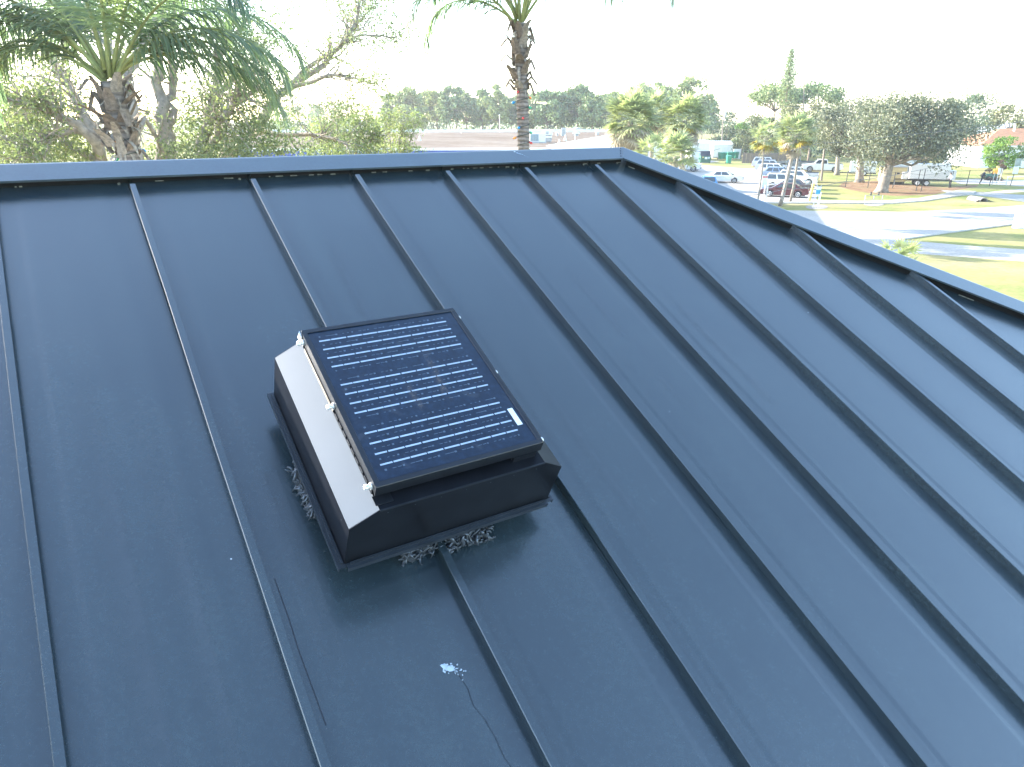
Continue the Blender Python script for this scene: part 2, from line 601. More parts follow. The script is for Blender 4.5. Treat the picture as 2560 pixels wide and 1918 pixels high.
apex_h = 0.094
zup = Vector((0, 0, 1))
def ridge_pt(u, kind):
    if kind == 'low': return RP(u, VR + 0.05 - CAPW, HC)
    top = RP(u, VR, 0) + zup * (HC * SL * WS)
    if kind == 'top': return top
    return top + back * (CAPW / SL * WS) - zup * (CAPW / SL * 0.5 * WS)


mb = MB()
nseg = 8
um_low = 6.476                              # mitre at the lower edge
us_t = np.linspace(ULEFT, UH, nseg + 1)
us_l = np.linspace(ULEFT, um_low, nseg + 1)
# rounded crown: several facets across the fold
prof_n = 5
vs, fs = [], []
rows = []
for k in range(nseg + 1):
    lo, tp, bk = ridge_pt(us_l[k], 'low'), ridge_pt(us_t[k], 'top'), ridge_pt(us_t[k], 'back')
    near = tp + (lo - tp) * 0.10; far = tp + (bk - tp) * 0.10
    crown = tp + zup * -0.0022
    lip = lo - RN * (0.020 * WS)
    rows.append([lip + RD * 0.003, lip, lo, near, crown, far, bk])
nc = 7
for r in rows: vs += r
for k in range(nseg):
    for j in range(nc - 1):
        fs.append((k * nc + j, (k + 1) * nc + j, (k + 1) * nc + j + 1, k * nc + j + 1))
mb.add(vs, fs)
mb.build("ridge_cap", M['cap'], bld, world=True)
# hip cap
hipd = (RU - RD * SL)
Lh = (UL_HIP - UH)
def hip_pt(s, kind):
    top = RP(UH, VR, 0) + hipd * (s * WS) + zup * (HC * SL * WS)
    if kind == 'top': return top
    if kind == 'low': return RP(um_low + s, VR + 0.05 - CAPW - s * SL, HC)
    # mirrored side: down the hip-end slope
    side = Vector((RU.x - back.x * 0, RU.y, 0))
    q = top + (RU * 0.44 * WS) + zup * (-0.22 * WS)
    return q
vs, fs = [], []
for k, s_ in enumerate(np.linspace(0, Lh, 9)):
    lo, tp, bk = hip_pt(s_, 'low'), hip_pt(s_, 'top'), hip_pt(s_, 'back')
    near = tp + (lo - tp) * 0.08; far = tp + (bk - tp) * 0.08
    lip = lo - RN * (0.020 * WS)
    lift = zup * 0.0022
    vs += [lip + RD * 0.003 + lift, lip + lift, lo + lift, near + lift, tp, far + lift, bk + lift]
for k in range(8):
    for j in range(6):
        fs.append((k * 7 + j, (k + 1) * 7 + j, (k + 1) * 7 + j + 1, k * 7 + j + 1))
mb = MB(); mb.add(vs, fs)
mb.build("hip_cap", M['cap'], bld, world=True)
# overlap seam and rivets where the two caps meet
mb = MB()
a, b_ = hip_pt(0, 'low'), hip_pt(0, 'top')
for q in (0.18, 0.42, 0.62, 0.86):
    p = a + (b_ - a) * q - RU * (0.035 * WS) + RN * 0.001
    mb.lathe(p, RN, [(0.0035, 0), (0.0035, 0.0015), (0.002, 0.0028)], 8)
mb.build("cap_rivets", M['blackm'], bld, world=True)["kind"] = "stuff"
# closure strips under the caps, one between each pair of seams, with crumbs of sealant at the foot
for i in range(-12, 7):
    u0 = i + SEAM_W - 0.006; u1 = min(i + 1.0, um_low + 0.05)
    if u1 - u0 < 0.05: continue
    mb = MB()
    mb.hexa([RP(u0, 6.185, 0.0), RP(u1, 6.185, 0.0), RP(u1, 6.205, 0.0), RP(u0, 6.205, 0.0), RP(u0, 6.185, HC - 0.004), RP(u1, 6.185, HC - 0.004), RP(u1, 6.205, HC - 0.004), RP(u0, 6.205, HC - 0.004)])
    mb.build("closure_strip", M['closure'], bld, world=True)
    sb = MB()
    k = 0
    u = u0 + rnd.uniform(0.02, 0.2)
    dens = 0.25 if i < 1 else 0.75
    while u < u1 - 0.05:
        L = rnd.uniform(0.01, 0.09 if i > 0 else 0.04)
        w = rnd.uniform(0.002, 0.006)
        if rnd.random() < dens:
            sb.hexa([RP(u, 6.183 - w, 0.001), RP(u + L, 6.183 - w * 0.8, 0.001), RP(u + L, 6.1845, 0.001), RP(u, 6.1845, 0.001),
                     RP(u + 0.003, 6.183 - w * .4, 0.007), RP(u + L - 0.003, 6.183 - w * .3, 0.007), RP(u + L - .003, 6.1845, 0.010), RP(u + .003, 6.1845, 0.010)])
        u += L + rnd.uniform(0.01, 0.12 if i > 0 else 0.3)
    if rnd.random() < 0.6:
        c = RP(u1 - 0.07, 6.165, 0.004)
        sb.lathe(c, RN, [(0.005, -0.002), (0.0055, 0.002), (0.003, 0.004)], 8)
    if sb.v: sb.build("sealant_bead", M['sealant'], bld, world=True)["kind"] = "stuff"
# closure under the hip cap, set back from its edge
for i in range(6, int(UL_HIP)):
    pa = max(i + SEAM_W, UH - 0.10); pb = i + 1.0
    if pb <= pa: continue
    mb = MB()
    va, vb = VR - (pa + 0.30 - UH) * SL, VR - (pb + 0.30 - UH) * SL
    va = min(va, 6.185); 
    A, B = (pa, va), (pb, vb)
    mb.hexa([RP(*A, 0), RP(*B, 0), RP(B[0] + .015, B[1] + .015, 0), RP(A[0] + .015, A[1] + .015, 0), RP(*A, HC - .004), RP(*B, HC - .004), RP(B[0] + .015, B[1] + .015, HC - .004), RP(A[0] + .015, A[1] + .015, HC - .004)])
    mb.build("closure_strip", M['closure'], bld, world=True)
    sb = MB()
    for q in range(rnd.randint(0, 1)):
        f0 = rnd.uniform(0.05, 0.8); f1 = f0 + rnd.uniform(0.04, 0.16)
        P0 = (A[0] + (B[0] - A[0]) * f0 - 0.006, A[1] + (B[1] - A[1]) * f0 - 0.006); P1 = (A[0] + (B[0] - A[0]) * f1 - 0.006, A[1] + (B[1] - A[1]) * f1 - 0.006)
        sb.hexa([RP(P0[0] - .004, P0[1] - .004, .001), RP(P1[0] - .004, P1[1] - .004, .001), RP(*P1, .001), RP(*P0, .001), RP(P0[0] - .002, P0[1] - .002, .007), RP(P1[0] - .002, P1[1] - .002, .007), RP(*P1, .009), RP(*P0, .009)])
    if sb.v: sb.build("sealant_bead", M['sealant'], bld, world=True)["kind"] = "stuff"
# walls under the eaves
mb = MB()
ins = 0.35
ctr = (eFL + eFR + eBL + eBR) / 4
cs = []
for e in (eFL, eFR, eBR, eBL):
    d = Vector((ctr.x - e.x, ctr.y - e.y, 0)).normalized() * ins * 1.6
    cs.append(e + d)
n4 = [(p.x, p.y, 0.0) for p in cs] + [(p.x, p.y, eave_z + 0.12) for p in cs]
mb.add(n4, [(0, 1, 5, 4), (1, 2, 6, 5), (2, 3, 7, 6), (3, 0, 4, 7)])
mb.build("wall", M['soffit'], bld, world=True)

# marks on the pans
def blotch(name, u, v, r, m, label, cat, seed, h=0.006, n=9):
    rr = random.Random(seed)
    mb = MB()
    for q in range(n):
        du, dv = rr.gauss(0, r * 0.8), rr.gauss(0, r * 0.55)
        s = r * rr.uniform(0.18, 0.5)
        vs = [RP(u + du, v + dv, 0.0035 + h)]
        k = 9
        for a in range(k):
            t = 2 * math.pi * a / k
            q_ = s * rr.uniform(0.5, 1.2)
            vs.append(RP(u + du + q_ * math.cos(t), v + dv + q_ * math.sin(t), 0.0032))
        mb.add(vs, [(0, 1 + a, 1 + (a + 1) % k) for a in range(k)])
    return tag(mb.build(name, m), label, cat)


rr9 = random.Random(5)
mb = MB()
# splash with ragged rays running down the slope
def splat(mb, u, v, ru, rv, k, h, seed):
    r_ = random.Random(seed)
    vs = [RP(u, v, h + .0035)]
    for a in range(k):
        t = 2 * math.pi * a / k
        q = r_.uniform(.45, 1.0) * (1.35 if r_.random() < .2 else 1)
        vs.append(RP(u + ru * q * math.cos(t), v + rv * q * math.sin(t), h))
    mb.add(vs, [(0, 1 + a, 1 + (a + 1) % k) for a in range(k)])


splat(mb, 1.748, 1.232, .022, .026, 15, .0034, 1)
splat(mb, 1.772, 1.212, .030, .022, 17, .0036, 2)
for q in range(26):
    f = q / 25
    splat(mb, 1.75 + .075 * f + rr9.gauss(0, .013), 1.225 - .055 * f + rr9.gauss(0, .013), rr9.uniform(.004, .010), rr9.uniform(.003, .008), 8, .0038 + .00003 * q, 10 + q)
tag(mb.build("bird_dropping", M['dropping']), "pale blue-white bird dropping splashed on the roof below the solar fan", "bird dropping")
mb = MB()
pts = [(1.80, 1.165), (1.812, 1.08), (1.80, 0.99), (1.825, 0.9), (1.833, 0.8), (1.83, 0.7), (1.852, 0.6), (1.85, 0.50), (1.866, 0.40)]
for (a, b_) in zip(pts[:-1], pts[1:]):
    w = rnd.uniform(0.0010, .0018)
    mb.quad(RP(a[0] - w, a[1], .0042), RP(a[0] + w, a[1], .0042), RP(b_[0] + w, b_[1], .0042), RP(b_[0] - w, b_[1], .0042))
mb.build("drip_stain", M['dark_stain'], bld, world=True)
mb = MB()
pts = [(1.085, 2.05), (1.088, 1.8), (1.083, 1.6), (1.087, 1.4), (1.090, 1.2)]
for (a, b_) in zip(pts[:-1], pts[1:]):
    w = 0.003
    mb.quad(RP(a[0] - w, a[1], .0012), RP(a[0] + w, a[1], .0012), RP(b_[0] + w, b_[1], .0012), RP(b_[0] - w, b_[1], .0012))
mb.build("drip_stain", M['dark_stain'], bld, world=True)
# white splash on the ridge cap
mb = MB()
pc = RP(5.03, VR - 0.02, HC + 0.002)
for q in range(7):
    f = q / 6.0
    c = RP(5.02 + 0.10 * f, VR - 0.0 - 0.12 * f - 0.01 * math.sin(f * 7), HC + 0.0025)
    mb.lathe(c, RN, [(0.006 * (1 - f * .75), 0), (0.004 * (1 - f * .75), 0.0012)], 7)
tag(mb.build("bird_dropping", M['dropping']), "pale bird dropping on the ridge cap below the central palm trunk", "bird dropping")

# pale see-through strips on the pans, fading out at their edges
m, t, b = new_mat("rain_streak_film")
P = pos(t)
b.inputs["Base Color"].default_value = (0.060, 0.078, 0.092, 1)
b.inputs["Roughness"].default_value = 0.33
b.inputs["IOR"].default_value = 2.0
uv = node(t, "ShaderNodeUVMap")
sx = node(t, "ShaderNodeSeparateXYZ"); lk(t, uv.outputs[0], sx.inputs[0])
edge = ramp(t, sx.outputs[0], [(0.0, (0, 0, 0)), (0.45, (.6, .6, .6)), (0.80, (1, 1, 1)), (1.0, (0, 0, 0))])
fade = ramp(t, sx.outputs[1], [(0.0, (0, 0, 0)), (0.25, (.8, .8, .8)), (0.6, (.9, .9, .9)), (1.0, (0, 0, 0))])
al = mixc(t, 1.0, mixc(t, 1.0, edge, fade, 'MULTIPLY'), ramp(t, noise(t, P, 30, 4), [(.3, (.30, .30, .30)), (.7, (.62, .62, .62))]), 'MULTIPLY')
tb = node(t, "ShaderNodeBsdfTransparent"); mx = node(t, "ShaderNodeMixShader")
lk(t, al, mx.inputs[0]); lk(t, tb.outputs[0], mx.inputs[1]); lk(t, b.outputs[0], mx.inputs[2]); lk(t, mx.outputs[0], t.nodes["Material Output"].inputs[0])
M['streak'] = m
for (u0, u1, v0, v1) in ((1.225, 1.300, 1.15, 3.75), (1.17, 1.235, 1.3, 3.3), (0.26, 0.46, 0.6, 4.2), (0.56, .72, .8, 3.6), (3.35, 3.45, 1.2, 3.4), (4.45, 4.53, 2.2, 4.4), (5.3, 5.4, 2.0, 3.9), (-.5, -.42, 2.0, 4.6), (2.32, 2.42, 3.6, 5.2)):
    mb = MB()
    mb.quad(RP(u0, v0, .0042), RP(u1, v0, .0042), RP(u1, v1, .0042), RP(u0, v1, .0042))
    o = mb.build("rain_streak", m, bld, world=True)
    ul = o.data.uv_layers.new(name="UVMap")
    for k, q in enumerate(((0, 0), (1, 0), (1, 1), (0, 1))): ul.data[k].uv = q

# ================================================================== SOLAR ROOF FAN
fb = RP(2.08, 2.55, 0.0)
fan = thing("solar_roof_fan", "black square solar powered roof fan with a blue panel on top", "roof fan", fb)


def box_uvh(mb, u0, u1, v0, v1, h0, h1):
    return mb.hexa([RP(u0, v0, h0), RP(u1, v0, h0), RP(u1, v1, h0), RP(u0, v1, h0), RP(u0, v0, h1), RP(u1, v0, h1), RP(u1, v1, h1), RP(u0, v1, h1)])


HU0, HU1, HV0, HV1 = 1.415, 2.755, 1.905, 3.235
HL, HM, HT = 0.185, 0.515, 0.615          # lip, top of the wall, top of the bevel
TU0, TU1 = 1.570, 2.600
T = 0.004
# walls
mb = MB()
mb.hexa([RP(HU0, HV0, HL), RP(HU0 + T, HV0, HL), RP(HU0 + T, HV1, HL), RP(HU0, HV1, HL), RP(HU0, HV0, HM), RP(HU0 + T, HV0, HM), RP(HU0 + T, HV1, HM), RP(HU0, HV1, HM)])
mb.build("side_wall", M['black'], fan, world=True)
mb = MB(); box_uvh(mb, HU1 - T, HU1, HV0, HV1, HL, HM); mb.build("side_wall", M['black'], fan, world=True)
# end walls, with the chamfered shoulders cut in
for (va, vb, nm) in ((HV0, HV0 + T, "front_wall"), (HV1 - T, HV1, "back_wall")):
    out = [(HU0, HL), (HU1, HL), (HU1, HM), (TU1, HT), (TU0, HT), (HU0, HM)]
    e = 0.002
    mb = MB()
    mb.add([RP(u, va - (e if va == HV0 else 0), h) for u, h in out] + [RP(u, vb, h) for u, h in out],
           [(0, 1, 2, 3, 4, 5), (11, 10, 9, 8, 7, 6)] + [(i, i + 6, (i + 1) % 6 + 6, (i + 1) % 6) for i in range(6)])
    mb.build(nm, M['black'], fan, world=True)
# bevels and top sheet
def slab(mb, a, b, c, d, th):
    n = (b - a).cross(d - a).normalized() * th
    return mb.hexa([a - n, b - n, c - n, d - n, a, b, c, d])


mb = MB()
slab(mb, RP(HU0, HV0 + .001, HM), RP(TU0, HV0 + .001, HT), RP(TU0, HV1 - .001, HT), RP(HU0, HV1 - .001, HM), 0.0015)
ob = mb.build("bevel_sheet", M['alu'], fan, world=True)  # this bevel is pale grey, the opposite one black
ob["label"] = "pale bare metal bevel along the hood"
mb = MB()
slab(mb, RP(TU1, HV0 + .001, HT), RP(HU1, HV0 + .001, HM), RP(HU1, HV1 - .001, HM), RP(TU1, HV1 - .001, HT), 0.0015)
mb.build("bevel_sheet", M['black'], fan, world=True)
mb = MB()
box_uvh(mb, TU0 + .001, TU1 - .001, HV0 + .003, HV1 - .003, HT - 0.008, HT - 0.001)
mb.build("top_sheet", M['black'], fan, world=True)
# folded rim along the front top edge
mb = MB(); box_uvh(mb, TU0 + .002, TU1 - .002, HV0 - 0.010, HV0 - 0.002, HT - 0.006, HT + 0.005); mb.build("folded_rim", M['blackm'], fan, world=True)
# lower flange: a stepped angle on each side
for (a, b_, c, d) in ((HU0 - 0.038, HU0 + 0.01, HV0 - 0.02, HV1 + 0.02), (HU1 - 0.01, HU1 + 0.038, HV0 - 0.02, HV1 + 0.02)):
    mb = MB(); box_uvh(mb, a, b_, c, d, HL - 0.010, HL)
    if a < 2:
        box_uvh(mb, a, a + 0.006, c, d, HL - 0.03, HL - 0.010)
        box_uvh(mb, HU0 - 0.020, HU0 - 0.006, c + .02, d - .02, HL, HL + 0.016)
    else:
        box_uvh(mb, b_ - 0.006, b_, c, d, HL - 0.03, HL - 0.010)
        box_uvh(mb, HU1 + 0.006, HU1 + 0.020, c + .02, d - .02, HL, HL + 0.016)
    mb.build("side_flange", M['flange'], fan, world=True)
for (c, d) in ((HV0 - 0.038, HV0 - 0.003), (HV1 + 0.003, HV1 + 0.038)):
    mb = MB(); box_uvh(mb, HU0 + 0.012, HU1 - 0.012, c, d, HL - 0.008, HL + 0.002)
    if c < 2:
        box_uvh(mb, HU0 + 0.012, HU1 - 0.012, c, c + 0.006, HL - 0.03, HL - 0.008)
        box_uvh(mb, HU0 + 0.03, HU1 - 0.03, HV0 - 0.018, HV0 - 0.006, HL + 0.002, HL + 0.014)
    mb.build("end_flange", M['flange'], fan, world=True)
# curb and flashing underneath
mb = MB(); box_uvh(mb, 1.70, 2.46, 2.17, 2.97, 0.0, 0.30); mb.build("curb", M['black'], fan, world=True)
mb = MB(); box_uvh(mb, 1.62, 2.54, 2.09, 3.05, -0.004, 0.012); mb.build("base_flashing", M['blackm'], fan, world=True)
# rivets
mb = MB()
for k in range(7):
    u = TU0 + 0.05 + (TU1 - TU0 - .1) * k / 6
    mb.lathe(RP(u, HV0 - 0.004, HM + 0.06), -RD, [(0.0014, 0), (0.0010, 0.0008)], 6)
for k in range(5):
    v = HV0 + 0.1 + (HV1 - HV0 - .2) * k / 4
    mb.lathe(RP(HU0 - .001, v, HM - 0.05), -RU, [(0.0014, 0), (0.0010, 0.0008)], 6)
mb.build("rivets", M['wire'], fan, world=True)["kind"] = "stuff"
# brackets that carry the panel
PU0, PU1, PV0, PV1 = 1.560, 2.592, 1.962, 3.205
PB, PT = 0.660, 0.735
mb = MB(); box_uvh(mb, PU0 + 0.005, PU0 + 0.012, 2.62, PV1 - 0.06, HT, PB - 0.004)  # upper half of the strip beige, lower half black and slotted
o = mb.build("support_strip", M['beige'], fan, world=True); o["label"] = "beige metal strip under the upper half of the panel"
mb = MB()
for k in range(9):
    v0 = PV0 + 0.05 + k * 0.066
    box_uvh(mb, PU0 + 0.005, PU0 + 0.012, v0, v0 + 0.046, HT, PB - 0.004)
box_uvh(mb, PU0 + 0.005, PU0 + 0.012, PV0 + 0.05, 2.62, HT, HT + 0.010)
o = mb.build("support_strip", M['blackm'], fan, world=True); o["label"] = "black slotted strip under the lower half of the panel"
mb = MB(); box_uvh(mb, PU1 - 0.012, PU1 - 0.005, PV0 + 0.05, PV1 - 0.05, HT, PB - 0.004); mb.build("support_strip", M['blackm'], fan, world=True)
mb = MB(); box_uvh(mb, PU0 + .02, PU1 - .02, PV0 + 0.020, PV0 + 0.03, PB - 0.02, PB - 0.001); box_uvh(mb, PU1 - .18, PU1 - .03, PV0 + 0.0, PV0 + 0.04, HT, PB - .002); mb.build("cross_rail", M['blackm'], fan, world=True)
mb = MB(); box_uvh(mb, PU0 + 0.0, PU0 + 0.10, PV0 - 0.03, PV0 + 0.03, HT + 0.001, HT + 0.006); mb.build("foot_plate", M['blackm'], fan, world=True)
# cap screws with washers
for (u, dirn) in ((PU0, -1), (PU1, 1)):
    for v in (PV0 + 0.055, (PV0 + PV1) / 2 + 0.02, PV1 - 0.055):
        mb = MB()
        c = RP(u, v, PB + 0.022)
        mb.lathe(c, RU * dirn, [(0.0095, 0.0), (0.0095, 0.003), (0.006, 0.0032), (0.006, 0.010), (0.0078, 0.0102), (0.0074, 0.0160), (0.0045, 0.0185)], 10)
        mb.build("bolt", M['galv'], fan, world=True)
mb = MB(); mb.hexa([RP(PU0 - .012, PV1 - .03, PB), RP(PU0 - .002, PV1 - .03, PB), RP(PU0 - .002, PV1 + .025, PB), RP(PU0 - .012, PV1 + .025, PB), RP(PU0 - .012, PV1 - .03, PB + .05), RP(PU0 - .002, PV1 - .03, PB + .05), RP(PU0 - .002, PV1 + .025, PB + .05), RP(PU0 - .012, PV1 + .005, PB + .05)])
mb.build("end_clip", M['galv'], fan, world=True)
# the panel: frame, glass over the cells, busbars, solder dots, label
m, t, b = new_mat("blue_cell_glass")
P = pos(t)
n1 = noise(t, P, 55, 6, 0.7)
n2 = noise(t, P, 7, 4, 0.6)
c = ramp(t, n1, [(0.3, (0.003, 0.008, 0.018)), (0.5, (0.006, 0.014, 0.030)), (0.72, (0.011, 0.024, 0.048))])
c = mixc(t, 0.5, c, ramp(t, n2, [(0.35, (0.7, 0.75, 0.85)), (0.65, (1.2, 1.15, 1.1))]), 'MULTIPLY')
# dried dust runs on the glass
vd = node(t, "ShaderNodeTexNoise"); vd.inputs["Scale"].default_value = 9; vd.inputs["Detail"].default_value = 8; vd.inputs["Distortion"].default_value = 1.2
lk(t, P, vd.inputs["Vector"])
c = mixc(t, ramp(t, vd.outputs[0], [(0.60, (0, 0, 0)), (0.78, (0.30, 0.30, 0.30))]), c, (0.13, 0.13, 0.14))
lk(t, c, b.inputs["Base Color"])
b.inputs["Roughness"].default_value = 0.28
b.inputs["Coat Weight"].default_value = 0.25
b.inputs["Coat Roughness"].default_value = 0.2
b.inputs["Specular IOR Level"].default_value = 0.3
bump(t, b, n1, 0.05, 0.002)
M['cell'] = m
pan = thing("solar_panel", None, None, (0, 0, 0))
pan.parent = fan
pan.location = RP(2.08, 2.58, PB) - fb
FW = 0.030
mb = MB()
box_uvh(mb, PU0, PU1, PV0, PV0 + FW, PB, PT)
box_uvh(mb, PU0, PU1, PV1 - FW, PV1, PB, PT)
box_uvh(mb, PU0, PU0 + FW, PV0 + FW, PV1 - FW, PB, PT)
box_uvh(mb, PU1 - FW, PU1, PV0 + FW, PV1 - FW, PB, PT)
mb.build("panel_frame", M['blackm'], pan, world=True, bevel=0.0012, seg=1)
mb = MB(); box_uvh(mb, PU0 + FW, PU1 - FW, PV0 + FW, PV1 - FW, PB + .01, PT - 0.006); mb.build("cell_sheet", M['cell'], pan, world=True)
# three cells down the panel, four bright busbars each, drawn as short bars with gaps
gu0, gu1 = PU0 + FW + 0.045, PU1 - FW - 0.075
ys = []
rows_y = []
v_top, v_bot = PV1 - 0.115, PV0 + 0.135
lines = [0, 1, 2, 3, 5.05, 6.05, 7.05, 8.05, 10.1, 11.1, 12.1, 13.1]
hg = PT - 0.006
mb = MB()
md = MB()
for q in lines:
    v = v_top + (v_bot - v_top) * q / 13.1
    nb = 9
    for k in range(nb):
        a = gu0 + (gu1 - gu0) * (k - 0.25 + rnd.uniform(-.02, .02)) / (nb - 0.5)
        e = a + (gu1 - gu0) / (nb - 0.5) * 0.93
        a = max(a, gu0); e = min(e, gu1)
        if e - a < 0.01: continue
        box_uvh(mb, a, e, v - 0.0052, v + 0.0052, hg - 0.001, hg + 0.0012)
for q in [-0.5] + [x + 0.5 for x in lines] + [4.5, 9.55]:
    v = v_top + (v_bot - v_top) * q / 13.1
    k = 0
    u = gu0 + 0.01
    while u < gu1:
        L = rnd.uniform(0.010, 0.028)
        if k % 2 == 0:
            s_ = rnd.uniform(0.004, 0.0065)
            box_uvh(md, u, u + s_ * 2, v - s_, v + s_, hg - .001, hg + 0.0010)
        else:
            for w in range(2):
                box_uvh(md, u + w * .03, u + w * .03 + L, v - 0.0018, v + 0.0018, hg - .001, hg + 0.0008)
        u += 0.058 if k % 2 else 0.045
        k += 1
o = mb.build("busbar_lines", M['bus'], pan, world=True); o["kind"] = "stuff"
o = md.build("solder_dots", M['dot'], pan, world=True); o["kind"] = "stuff"
mb = MB(); box_uvh(mb, PU1 - FW - 0.056, PU1 - FW - 0.022, PV0 + 0.165, PV0 + 0.30, hg - .001, hg + 0.0016)
mb.build("label_sticker", M['white_label'], pan, world=True)
# dried dust runs on the glass
m, t, b = new_mat("dust_run")
b.inputs["Base Color"].default_value = (0.16, 0.14, 0.135, 1); b.inputs["Roughness"].default_value = .9
P = pos(t)
uv = node(t, "ShaderNodeUVMap"); sx = node(t, "ShaderNodeSeparateXYZ"); lk(t, uv.outputs[0], sx.inputs[0])
al = mixc(t, 1.0, ramp(t, sx.outputs[0], [(0, (0, 0, 0)), (.5, (1, 1, 1)), (1, (0, 0, 0))]), ramp(t, sx.outputs[1], [(0, (0, 0, 0)), (.2, (1, 1, 1)), (.75, (.7, .7, .7)), (1, (0, 0, 0))]), 'MULTIPLY')
al = mixc(t, 1.0, al, ramp(t, noise(t, P, 70, 6, .7), [(.40, (0, 0, 0)), (.75, (.75, .75, .75))]), 'MULTIPLY')
tb = node(t, "ShaderNodeBsdfTransparent"); mx = node(t, "ShaderNodeMixShader")
lk(t, al, mx.inputs[0]); lk(t, tb.outputs[0], mx.inputs[1]); lk(t, b.outputs[0], mx.inputs[2]); lk(t, mx.outputs[0], t.nodes["Material Output"].inputs[0])
for (a, e, w) in (((2.235, 2.95), (2.195, 2.40), .035), ((2.005, 2.64), (2.010, 2.38), .03)):
    mb = MB(); mb.quad(RP(e[0] - w, e[1], hg + .0018), RP(e[0] + w, e[1], hg + .0018), RP(a[0] + w, a[1], hg + .0018), RP(a[0] - w, a[1], hg + .0018))
    o = mb.build("dust_run", m, pan, world=True)
    ul = o.data.uv_layers.new(name="UVMap")
    for k, q in enumerate(((0, 0), (1, 0), (1, 1), (0, 1))): ul.data[k].uv = q
# crumpled wire mesh stuffed under the hood
def crumple(u0, u1, v0, v1, h0, h1, n, seed):
    rr = random.Random(seed)
    mb = MB()
    for q in range(n):
        along_u = (u1 - u0) > (v1 - v0)
        cu, cv, ch = rr.uniform(u0, u1), rr.uniform(v0, v1), rr.uniform(h0, h1)
        pts = []
        a = rr.uniform(0, 6.28); ln = rr.uniform(0.05, 0.12); curl = rr.uniform(-1.8, 1.8)
        for k in range(6):
            f = k / 5 - 0.5
            aa = a + curl * f
            pts.append(RP(cu + math.cos(aa) * ln * f, cv + math.sin(aa) * ln * f * (0.7 if along_u else 1.0), max(0.004, ch + math.sin(f * 5 + q) * 0.025)))
        w = rr.uniform(0.0022, 0.0048)
        mb.tube(pts, [w * .5, w, w * 1.1, w, w * .9, w * .4], 5)
    return mb


mbc = crumple(1.79, 1.98, 1.87, 1.97, 0.02, 0.10, 120, 1)
mbc2 = crumple(2.05, 2.34, 1.85, 1.97, 0.02, 0.12, 200, 2)
mbc3 = crumple(1.385, 1.47, 2.34, 2.72, 0.02, 0.12, 220, 5)
for q in (mbc, mbc2, mbc3):
    o = q.build("wire_mesh", M['wire'], fan, world=True, smooth=True); o["kind"] = "stuff"

# ================================================================== VEGETATION
M['bark_grey'] = plain("grey_tree_bark", (0.29, 0.25, 0.21), 0.9, var=0.35, scale=7, bumps=0.5)
M['bark_oak'] = plain("oak_bark", (0.22, 0.185, 0.15), 0.95, var=0.4, scale=3, bumps=0.7)
M['bark_pine'] = plain("pine_bark", (0.17, 0.125, 0.095), 0.95, var=0.4, scale=2, bumps=0.5)
M['bark_sabal'] = plain("sabal_bark", (0.24, 0.21, 0.18), 0.95, var=0.35, scale=5, bumps=0.5)
m, t, b = new_mat("ringed_palm_bark")
p_ = objco(t)
wv = node(t, "ShaderNodeTexWave", wave_type='BANDS', bands_direction='Z'); wv.inputs["Scale"].default_value = 3.2; wv.inputs["Distortion"].default_value = 3.5; wv.inputs["Detail"].default_value = 4
lk(t, p_, wv.inputs["Vector"])
nn = noise(t, p_, 14, 6)
c = mixc(t, 0.65, ramp(t, wv.outputs[1], [(0.15, (0.14, 0.115, 0.10)), (0.45, (0.21, 0.175, 0.15)), (0.9, (0.245, 0.21, 0.182))]), ramp(t, nn, [(0.3, (0.5, 0.5, 0.5)), (0.7, (1.25, 1.2, 1.15))]), 'MULTIPLY')
lk(t, c, b.inputs["Base Color"]); b.inputs["Roughness"].default_value = 0.95
bump(t, b, wv.outputs[1], 0.5, 0.02)
M['bark_coco'] = m
M['boot'] = plain("dry_leaf_sheath", (0.17, 0.13, 0.10), 0.95, var=0.5, scale=18, bumps=0.5)
M['fibre'] = plain("pale_palm_fibre", (0.27, 0.23, 0.19), 0.95, var=0.4, scale=20, bumps=0.4)
M['rachis'] = plain("green_frond_stalk", (0.22, 0.24, 0.075), 0.55, var=0.3, scale=6)
M['coco'] = leafm("coconut_leaflet", (0.10, 0.15, 0.11), (0.135, 0.188, 0.125), (0.20, 0.235, 0.12), 0.9, 0.52, 0.36)
M['sabal'] = leafm("sabal_fan_leaf", (0.21, 0.24, 0.155), (0.28, 0.31, 0.18), (0.36, 0.37, 0.19), 0.8, 0.42, 0.5)
M['sabal_dead'] = leafm("dead_sabal_leaf", (0.26, 0.215, 0.165), (0.35, 0.295, 0.23), (0.43, 0.37, 0.29), 0.9, 0.2, 0.8)
M['sabal_yellow'] = leafm("yellowing_sabal_leaf", (0.30, 0.22, 0.03), (0.36, 0.27, 0.05), (0.2, 0.2, 0.04), 0.9, 0.25, 0.6)
M['leaf_grey'] = leafm("leathery_leaf", (0.115, 0.14, 0.092), (0.165, 0.195, 0.118), (0.235, 0.26, 0.128), 0.55, 0.45)
M['leaf_yel'] = leafm("yellow_green_leaf", (0.145, 0.175, 0.095), (0.20, 0.228, 0.115), (0.265, 0.28, 0.13), 0.5, 0.48)
M['oak_leaf'] = leafm("oak_leaf", (0.10, 0.115, 0.080), (0.135, 0.15, 0.102), (0.175, 0.185, 0.122), 0.22, 0.22, 0.55)
M['pine_leaf'] = leafm("pine_needles", (0.115, 0.175, 0.085), (0.155, 0.21, 0.095), (0.215, 0.26, 0.11), 0.09, 0.15, 0.7)
M['pine_leaf2'] = leafm("light_pine_needles", (0.16, 0.21, 0.095), (0.205, 0.25, 0.105), (0.26, 0.29, 0.12), 0.09, 0.15, 0.7)
M['dark_leaf'] = leafm("dark_glossy_leaf", (0.058, 0.095, 0.065), (0.082, 0.122, 0.076), (0.125, 0.16, 0.08), 0.2, 0.2, 0.5)
